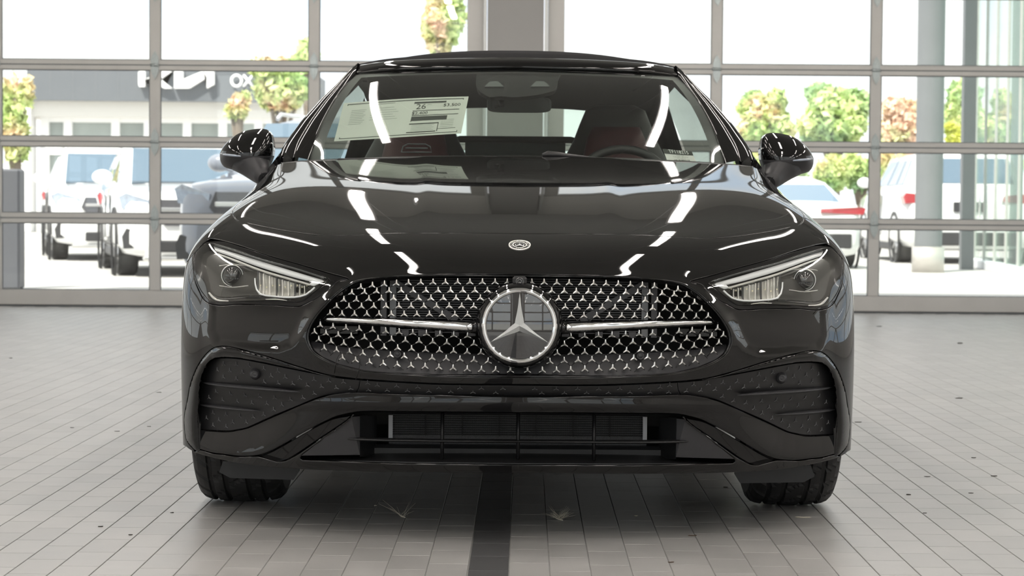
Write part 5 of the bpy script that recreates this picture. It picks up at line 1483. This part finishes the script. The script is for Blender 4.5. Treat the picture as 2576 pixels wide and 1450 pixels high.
# mirror, sensor pod
pod = MB(); sh = [(-.195,1.0),(-.19,.42),(-.165,.18),(-.09,0),(-.03,.02),(.03,.0),(.12,.05),(.185,.20),(.195,.42),(.21,1.0)]
tp = at_y(1304, 176, 1.285)[2]; bt = at_y(1304, 240, 1.11)[2]
def wsp(x, py, d):   # point just inside the glass at lateral px offset and height
    u = np.clip(abs(x) / abs(wt[-1][0]), 0, 1) * (NB - 1) * .93; i = int(u); v = (392 - py) / (392 - 175)
    p = wpoint(i, v) * (1 - (u - i)) + wpoint(min(i + 1, NB - 1), v) * (u - i); return np.array([math.copysign(abs(p[0]), x) if abs(x) > 1e-6 else 0, p[1] + d * .5, p[2] - d])
outl = [(1200,176),(1197,196),(1203,222),(1216,232),(1232,240),(1260,238),(1290,240),(1340,236),(1372,230),(1396,222),(1402,210),(1405,190),(1412,176)]
_U, _V = np.meshgrid(np.arange(0, NB - 1 + 1e-6, .1), np.arange(-.06, 1.001, .006)); _U, _V = _U.ravel(), _V.ravel()
_k = np.minimum(_U.astype(int), NB - 2); _fr = (_U - _k)[:, None]
_WP = np.array([wpoint(k, v) for k, v in zip(_k, _V)]) * (1 - _fr) + np.array([wpoint(k + 1, v) for k, v in zip(_k, _V)]) * _fr
_WP = np.concatenate([_WP, _WP * np.array([-1, 1, 1])]); _WQ = proj(_WP)
def onw(px, py, d=.006):
    e = np.hypot(_WQ[:, 0] - px, _WQ[:, 1] - py); k = np.argsort(e)[:4]; w = 1 / (e[k] + .05); P = (_WP[k] * w[:, None]).sum(0) / w.sum()
    return at_y(px, py, P[1]) + np.array([0, d * .5, -d])
pv = [onw(x, y) for x, y in densify(outl, 10, closed=True)]
me = bpy.data.meshes.new('sensor_pod'); bm = bmesh.new(); V = [bm.verts.new(v) for v in pv]; V2 = [bm.verts.new((v[0], v[1] + .05, v[2] - .01)) for v in pv]; n = len(V)
bm.faces.new(V); bm.faces.new(V2[::-1])
for k in range(n): bm.faces.new((V[k], V2[k], V2[(k + 1) % n], V[(k + 1) % n]))
bmesh.ops.triangulate(bm, faces=[f for f in bm.faces if len(f.verts) > 4]); bmesh.ops.recalc_face_normals(bm, faces=bm.faces); bm.to_mesh(me); bm.free()
podo = link('sensor_pod', me, FRIT, car)
LG2 = simple('sensor_window', (.12, .13, .13), .4)
for x in (1243, 1359):
    p = onw(x, 210, .003); a = [(x - 24, 214), (x - 10, 201), (x + 10, 201), (x + 24, 214)]
    vs = [onw(q_[0], q_[1], .0045) for q_ in a]; mb = MB(); mb.add(vs + [v + np.array([0, .003, -.003]) for v in vs], [(0, 1, 2, 3), (4, 5, 6, 7), (0, 1, 5, 4), (1, 2, 6, 5), (2, 3, 7, 6), (3, 0, 4, 7)]); mb.build('sensor_window', LG2, podo)
rv = at_y(1306, 264, 1.28); mb = MB()
w_, h_ = .113, .028
rws = []
for y, k in ((-.012, .90), (-.016, .97), (-.006, 1.0), (.012, .98)):
    rws.append([(rv[0] + w_ * k * math.copysign(abs(math.cos(a)) ** .35, math.cos(a)), rv[1] + y, rv[2] + h_ * k * math.copysign(abs(math.sin(a)) ** .45, math.sin(a))) for a in np.linspace(0, 2 * math.pi, 41)[:-1]])
mb.grid(rws, True, close=True); mb.f.append(tuple(range(40))); mb.sm.append(False); mb.f.append(tuple(range(120, 160))); mb.sm.append(False)
rm_o = mb.build('interior_mirror', simple('mirror_shell', (.03, .032, .032), .5), car)
q = MB(); q.tube([at_y(1260, 241, 1.20), at_y(1262, 262, 1.26)], .012, 10); q.tube([at_y(1244, 268, 1.25), at_y(1256, 268, 1.25)], .006, 8); q.build('mirror_stalk', INT, rm_o)
MB().box(.40, .66, 1.40, 1.44, 1.325, 1.335) 

# ---- window sticker and stock tag
PAPER = simple('paper', (.56, .58, .53), .7); PRINT = simple('print_black', (.03, .035, .03), .7); PGREY = simple('print_grey', (.30, .32, .29), .7)
C4 = [(865,257),(1179,240),(1160,333),(840,353)]      # tl tr br bl
Cw = [onw(x, y, .0035) for x, y in C4]
def sp(u, v, d=0.0):
    """sheet coordinates: u 0..1 across, v 0..1 down"""
    x = (C4[0][0] * (1 - u) + C4[1][0] * u) * (1 - v) + (C4[3][0] * (1 - u) + C4[2][0] * u) * v
    y = (C4[0][1] * (1 - u) + C4[1][1] * u) * (1 - v) + (C4[3][1] * (1 - u) + C4[2][1] * u) * v - 3 * math.sin(u * math.pi) * (1 - v)
    return onw(x, y, .0036 - d)
SG_ = {}
for iu in range(25):
    for iv in range(9): SG_[iu, iv] = sp(iu / 24, iv / 8)
def sg(u, v, d=0.0):
    fu, fv = min(max(u, 0), .9999) * 24, min(max(v, 0), .9999) * 8; a, b_ = int(fu), int(fv); fu -= a; fv -= b_
    p = (SG_[a, b_] * (1 - fu) + SG_[a + 1, b_] * fu) * (1 - fv) + (SG_[a, b_ + 1] * (1 - fu) + SG_[a + 1, b_ + 1] * fu) * fv
    return p + np.array([0, -d * .5, d])
st_ = MB(); st_.grid([[sg(u, v) for u in np.linspace(0, 1, 25)] for v in np.linspace(0, 1, 9)]); sticker = st_.build('price_sticker', PAPER, car)
def rect(u0, u1, v0, v1, mat, nm, par=None):
    mb = MB(); n = max(2, int((u1 - u0) * 24) + 1); mb.grid([[sg(u, v, .0006) for u in np.linspace(u0, u1, n)] for v in (v0, v1)]); return mb.build(nm, mat, par or sticker)
for r_ in ((.035,.965,.045,.065),(.035,.965,.94,.955),(.035,.041,.05,.95),(.959,.965,.05,.95)): rect(*r_, PRINT, 'printed_line')
for r_ in ((.575,.58,.10,.62),(.575,.83,.105,.15),(.575,.945,.33,.345),(.575,.945,.455,.47)): rect(*r_, PRINT, 'printed_line')
rect(.575,.86,.49,.60, PRINT, 'printed_bar'); rect(.57,.80,.665,.69, PRINT, 'printed_line'); rect(.56,.79,.93,.955, PRINT, 'printed_line') if False else rect(.56,.79,.885,.91, PRINT, 'printed_line')
rect(.797,.803,.665,.90, PRINT, 'printed_line'); rect(.80,.945,.83,.84, PRINT, 'printed_line')
for k in range(9): rect(.08,.20 - .01 * (k % 3),.22 + k * .045,.232 + k * .045, PGREY, 'printed_text_row')
for k in range(6): rect(.24,.42 + .02 * (k % 3),.20 + k * .06,.21 + k * .06, PGREY, 'printed_text_row')
rect(.24,.42,.09,.105, PGREY, 'printed_text_row')
for k in range(5): rect(.59,.77 - .015 * (k % 2),.71 + k * .035,.718 + k * .035, PGREY, 'printed_text_row'); rect(.82,.92,.60 + k * .045,.61 + k * .045, PGREY, 'printed_text_row')
def stext(body, u, v, hgt, mat=PRINT, sx=1.0):
    text_mesh(body, hgt, lambda x, y, z: tuple(sg(u + x / .47, v - y / .16, .0009)), 'printed_figure', mat, sticker, depth=0, sx=sx)
stext('26', .635, .24, .030, sx=1.3); stext('$3,500', .88, .22, .017, sx=1.4); stext('$2,400', .635, .405, .017, sx=1.3); stext('MPG', .70, .19, .008, PGREY)
# stock tag lower right
T4 = [(1667,372),(1740,379),(1752,405),(1679,403)]
tv = [onw(x, y, .004) for x, y in T4]
def tg(u, v, d=0): return (tv[0] * (1 - u) + tv[1] * u) * (1 - v) + (tv[3] * (1 - u) + tv[2] * u) * v + np.array([0, -d, d])
mb = MB(); mb.add([tg(0, 0), tg(1, 0), tg(1, 1), tg(0, 1)], [(0, 1, 2, 3)]); tagc = mb.build('stock_tag', simple('tag_card', (.66, .65, .63), .6), car)
mb = MB(); mb.add([tg(0, 0, .0006), tg(1, 0, .0006), tg(1, .38, .0006), tg(0, .38, .0006)], [(0, 1, 2, 3)]); mb.build('tag_header', PRINT, tagc)
TW = np.linalg.norm(tv[1] - tv[0]); TH = np.linalg.norm(tv[3] - tv[0])
WHT = simple('tag_white', (.85, .85, .85), .6)
text_mesh('TF118215', TH * .42, lambda x, y, z: tuple(tg(.52 + x / TW, .19 - y / TH, .0012)), 'tag_number', WHT, tagc, depth=0, sx=.82 * TW / (8 * .60 * .42 * TH))
text_mesh('CLE 450 - BLACK', TH * .17, lambda x, y, z: tuple(tg(.52 + x / TW, .62 - y / TH, .0012)), 'tag_text', PGREY, tagc, depth=0, sx=.62 * TW / (15 * .58 * .17 * TH))
text_mesh('2026 MB', TH * .14, lambda x, y, z: tuple(tg(.52 + x / TW, .48 - y / TH, .0012)), 'tag_text', PGREY, tagc, depth=0, sx=.3 * TW / (7 * .6 * .14 * TH))
text_mesh('TF118215', TH * .15, lambda x, y, z: tuple(tg(.52 + x / TW, .75 - y / TH, .0012)), 'tag_text', PGREY, tagc, depth=0, sx=.36 * TW / (8 * .6 * .15 * TH))
rg = random.Random(2); x = .25
while x < .8:
    w = rg.choice((.006, .01, .016)); mb = MB(); mb.add([tg(x, .84, .0012), tg(x + w, .84, .0012), tg(x + w, .96, .0012), tg(x, .96, .0012)], [(0, 1, 2, 3)]); mb.build('barcode_bar', PRINT, tagc); x += w + rg.choice((.008, .013, .02))

# ---- door mirrors
def door_mirror(s):
    t = empty('door_mirror', (0, 0, 0), car)
    # silhouettes (left): cap above, black foot below
    Y0 = .98; prof = cpx([(115,640),(170,520),(280,390),(430,270),(600,185),(800,135),(1000,118),(1130,140),(1200,210),(1245,330),(1265,480),(1265,600),(1250,700)], 8.53, 540, 310)
    low = cpx([(115,640),(110,740),(130,830),(190,930),(330,985),(500,1020),(650,1040),(800,1040),(950,1030),(1050,1000),(1130,940),(1200,840),(1250,700)], 8.53, 540, 310)
    def dome(top, bot, nm, mat, depth, bulge):
        T = np.array(densify(top, 6)); Bt = np.array(densify(bot, 6)); n = 25
        def rs(L): d = np.r_[0, np.cumsum(np.hypot(*np.diff(L, axis=0).T))]; q = np.linspace(0, d[-1], n); return np.stack([np.interp(q, d, L[:, 0]), np.interp(q, d, L[:, 1])], 1)
        T, Bt = rs(T), rs(Bt)
        rws = []
        for v in np.linspace(0, 1, 13):
            row = []
            for i in range(n):
                p = T[i] * (1 - v) + Bt[i] * v; u = i / (n - 1)
                f = (max(0.0, 1 - abs(2 * u - 1) ** 3.2)) ** .6 * bulge(v)
                P = at_y(p[0], p[1], Y0 - depth * f + .10 * (1 - u) * 0)
                row.append((P[0] * s, P[1], P[2]))
            rws.append(row)
        mb = MB(); mb.grid(rws)
        # back
        rb = [[(x, Y0 + .035, z) for x, y, z in r] for r in (rws[0],)]
        mb.grid([rws[0], [(p[0], Y0 + .05, p[2]) for p in rws[0]]]); mb.grid([rws[-1], [(p[0], Y0 + .05, p[2]) for p in rws[-1]]])
        return mb.build(nm, mat, t)
    mid = cpx([(115,645),(135,650),(250,660),(400,672),(600,690),(780,705),(950,710),(1100,706),(1250,700)], 8.53, 540, 310)
    dome(prof, mid, 'mirror_cap', PAINT, .085, lambda v: math.sin(min(1, v * 1.0 + .0) * math.pi / 2) ** .6)
    dome(mid, low, 'mirror_base', MATTE2, .085, lambda v: math.cos(v * math.pi / 2) ** .6)
    sig = cpx([(125,665),(250,680),(400,695),(560,712)], 8.53, 540, 310)
    pp = [at_y(x, y, Y0 - .012 - .085 * k) for (x, y), k in zip(sig, (.25, .72, .9, .98))]
    mb = MB(); mb.tube([(p[0] * s, p[1], p[2]) for p in pp], [.003, .004, .004, .002], 8); mb.build('turn_signal', LAMPG, t)
    pts = [at_y(630, 398, Y0 - .03), at_y(640, 414, Y0 - .04), at_y(651, 432, Y0 - .06), at_y(662, 446, Y0 - .09), at_y(672, 455, Y0 - .12)]
    mb = MB(); mb.tube([(p[0] * s, p[1], p[2]) for p in pts], [.072, .056, .040, .030, .026], 20, ry=[.055, .05, .045, .04, .035], up=(0, 1, 0)); mb.build('mirror_foot', MATTE2, t)
    # sail panel from the foot up the pillar root
    q = [at_y(x, y, Y) for x, y, Y in ((650,462,.80),(675,448,.74),(712,408,.70),(716,370,.90),(700,392,.92),(668,432,.90))]
    n = len(q); mb = MB(); vs = [(p[0] * s, p[1], p[2]) for p in q]; mb.add(vs + [(p[0] * .96, p[1] + .06, p[2] - .01) for p in vs], [tuple(range(n))] + [(k, (k + 1) % n, n + (k + 1) % n, n + k) for k in range(n)]); mb.build('mirror_sail', PIANO, t)
    return t
door_mirror(1); door_mirror(-1)

# ---- wheels
def tyre_mesh(s, X, Y):
    Rr, W = .335, .125; nA = 220; prof = []
    xs_ = [-.118,-.124,-.124,-.118,-.108,-.095,-.082,-.078,-.070,-.066,-.052,-.040,-.037,-.027,-.024,-.010,0,.010,.024,.027,.037,.040,.052,.066,.070,.078,.082,.095,.108,.118,.124,.124,.118]
    rs_ = [.235,.27,.298,.314,.324,.329,.3315,.3245,.3245,.3325,.334,.3345,.3265,.3265,.335,.3352,.3352,.3352,.335,.3265,.3265,.3345,.334,.3325,.3245,.3245,.3315,.329,.324,.314,.298,.27,.235]
    rows = []
    for k in range(nA):
        a = 2 * math.pi * k / nA; row = []
        for x, r in zip(xs_, rs_):
            if r > .30:
                ph = (k + int(abs(x) * 90)) % 7 if abs(x) > .08 else (k + int(x * 160)) % 10
                if ph == 0 and r > .312 and not (.3240 < r < .3270 and abs(x) < .08): r -= .007
            row.append((X + x, Y + r * math.cos(a), .335 + r * math.sin(a)))
        rows.append(row)
    rows.append(rows[0]); mb = MB(); mb.grid(rows); mb.sm = [False] * len(mb.sm); return mb
for Yw in (0.0, 2.865):
    for s in (-1, 1):
        t = empty('wheel', (0, 0, 0), car); X = s * .795
        mb = tyre_mesh(s, X, Yw); ty = mb.build('tyre', RUBBER, t)
        r = MB(); r.lathe([(.02, s * .09), (.06, s * .10), (.08, s * .06), (.20, s * .05), (.225, s * .10), (.238, s * .115), (.238, -s * .10), (.20, -s * .02)], (X, Yw, .335), 'x', 40)
        for k in range(10):
            a = k * math.pi / 5; r.tube([(X + s * .09, Yw + .04 * math.cos(a), .335 + .04 * math.sin(a)), (X + s * .10, Yw + .225 * math.cos(a), .335 + .225 * math.sin(a))], .018, 6)
        r.build('rim', RIMM, t)

# ---- sides and tail of the body behind the front wheels
secs = []
ys = [.62, .9, 1.3, 1.8, 2.3] + list(np.linspace(2.45, 3.28, 12)) + [3.4, 3.6, 3.75, 3.88, 3.95]
for y in ys:
    tz = np.interp(y, [.62, 2.3, 3.0, 3.6, 3.95], [.965, 1.0, 1.0, .99, .90]); w = np.interp(y, [.62, 2.0, 2.9, 3.4, 3.75, 3.95], [.93, .93, .94, .92, .86, .74])
    dy = abs(y - 2.865); zb = .335 + math.sqrt(max(0, .365 ** 2 - dy ** 2)) if dy < .365 else .21
    zb = max(zb, .21) if dy < .36 else .21
    if y > 3.4: zb = np.interp(y, [3.4, 3.95], [.24, .36])
    pr = [(.97 * w, zb), (w, zb + (.5 - zb) * .4 if zb < .5 else zb + .01), (w, max(.55, zb + .02)), (w * .995, max(.70, zb + .03)), (w * .975, .82), (w * .925, .91), (w * .865, tz - .012), (w * .82, tz)]
    secs.append([np.array([-a, y, z]) for a, z in pr])
for s in (1, -1):
    mb = MB(); mb.grid([[(p[0] * s, p[1], p[2]) for p in r] for r in secs]); mb.build('body_side', PAINT, car)
q = MB(); rws = []
for y, z, w in ((3.22, 1.0, .76), (3.5, 1.0, .76), (3.75, .97, .72), (3.90, .93, .66), (3.96, .86, .62), (3.97, .6, .66), (3.93, .38, .62)):
    rws.append([(x * w, y, z + .02 * (1 - x * x)) for x in np.linspace(-1, 1, 15)])
q.grid(rws); q.build('boot_lid', PAINT, car)
for s in (1, -1):
    q = MB(); q.grid([[(s * .78, y, z) for y, z in ((1.0, .97), (1.6, .99), (2.3, 1.0), (3.2, 1.0))], [(s * .70, y, z) for y, z in ((1.0, .95), (1.6, .98), (2.3, .98), (3.2, .98))]]); q.build('belt_trim', PIANO, car)
# ------------------------------------------------------------------ litter on the tiles
SEED = simple('dry_seed_head', (.70, .66, .55), .8); LEAFB = simple('dead_leaf', (.10, .07, .05), .8); SPEC = simple('dirt_crumb', (.05, .045, .04), .9)
def seed(px, py, n, ln, label, sd, spread):
    P = at_z(px, py, 0); t = tag(empty('grass_seed_head', (P[0], P[1], 0)), label, 'seed head', 'dry seed heads on the floor'); rg = random.Random(sd)
    MB().tube([(-.008, .020, .004), (0, 0, .004), (.010, -.016, .003)], [.0015, .003, .0015], 6).build('stem', SEED, t)
    mb = MB()
    for k in range(n):
        a = spread[0] + (spread[1] - spread[0]) * rg.random(); l = ln * rg.uniform(.5, 1.0); el = rg.uniform(.15, .8); q0 = rg.uniform(-1, 1)
        b = np.array([q0 * .006, -q0 * .012, .004]); d = np.array([math.cos(a) * math.cos(el), math.sin(a) * math.cos(el), math.sin(el)])
        mb.tube([b, b + d * l * .5 + np.array([0, 0, .002]), b + d * l], [.0005, .0004, .0002], 4, caps=False)
    tag(mb.build('bristles', SEED, t), kind='stuff')
seed(1011, 1303, 9, .075, 'sparse dry grass seed head left of the dark tile strip', 4, (.3, 3.4))
seed(1406, 1310, 46, .05, 'bushy dry grass seed head right of the dark tile strip', 6, (0, 6.28))
rg = random.Random(9)
LIT = [(27, 902, 5, 3, 'round dark crumb near the left picture edge', 'crumb'), (295,1086,9,2,'thin dark leaf scrap on the left floor level with the bumper bottom','leaf scrap'),(400,988,8,2,'dark leaf scrap on the left floor beside the left vent','leaf scrap'),(375,1074,6,2,'small dark scrap left of the left front tyre, higher of two','leaf scrap'),(433,1291,6,3,'dark crumb just left below the left front tyre','crumb'),(252,1326,9,2,'curled twig scrap on the lower left tiles','twig'),(328,1347,7,3,'bent dark scrap near the twig on the lower left tiles','leaf scrap'),(182,1077,6,2,'faint scrap on the left tiles far from the car','leaf scrap'),(2412,1003,10,5,'dark clump of dirt on the right floor, farthest of the big ones','dirt clump'),(2158,1063,10,3,'flat dark scrap close to the right side of the bumper','leaf scrap'),(2450,1153,7,4,'dark crumb in the joint on the right floor','crumb'),(2332,1200,9,2,'flat scrap right of the right front tyre','leaf scrap'),(2500,1199,11,4,'ragged dark leaf near the right picture edge','leaf scrap'),(2443,1242,7,4,'dark wedge shaped crumb on the lower right tiles','crumb'),(2286,1246,7,5,'forked twig at a tile joint right of the tyre','twig'),(2327,1292,6,3,'dark fleck below the forked twig on the right','crumb'),(2212,822,9,3,'dark smear like scrap near the right door','leaf scrap'),(2415,865,8,6,'grey dirt clump near the right door foot','dirt clump'),(1600,1299,5,3,'pale crumb on the tiles right of the bushy seed head','crumb'),(1742,1349,13,5,'brown curled leaf in front of the right front tyre','leaf'),(1688,1416,10,3,'small brown leaf at the bottom right of the strip','leaf'),(2020,1303,22,2,'pale feather like straw in front of the right tyre','straw'),(1825,1227,7,4,'dark fleck between bumper and right tyre','crumb'),(945,1273,4,2,'tiny pale crumb right of the sparse seed head','crumb')]
for px, py, w, h, lab, cat in LIT:
    P = at_z(px, py, 0); k = (P[1] - CAM[1]) / FPX; rx = w * k; ry = rx * rg.uniform(.35, .7); n = 9; hh = max(.002, h * k * .5)
    mb = MB(); ring = [(rx * math.cos(a) * rg.uniform(.7, 1.1), ry * math.sin(a) * rg.uniform(.6, 1.1), hh * rg.uniform(.1, .9) + .0005) for a in np.linspace(0, 2 * math.pi, n + 1)[:-1]]
    mb.add(ring + [(0, 0, hh)] + [(x * .8, y * .8, 0) for x, y, z in ring], [(k_, (k_ + 1) % n, n) for k_ in range(n)] + [(k_, n + 1 + k_, n + 1 + (k_ + 1) % n, (k_ + 1) % n) for k_ in range(n)])
    mat = SEED if 'pale' in lab else (LEAFB if 'brown' in lab or cat == 'leaf' else SPEC)
    o = mb.build(cat.replace(' ', '_'), mat); o.location = (P[0], P[1], 0); tag(o, lab, cat, 'bits of litter on the floor')
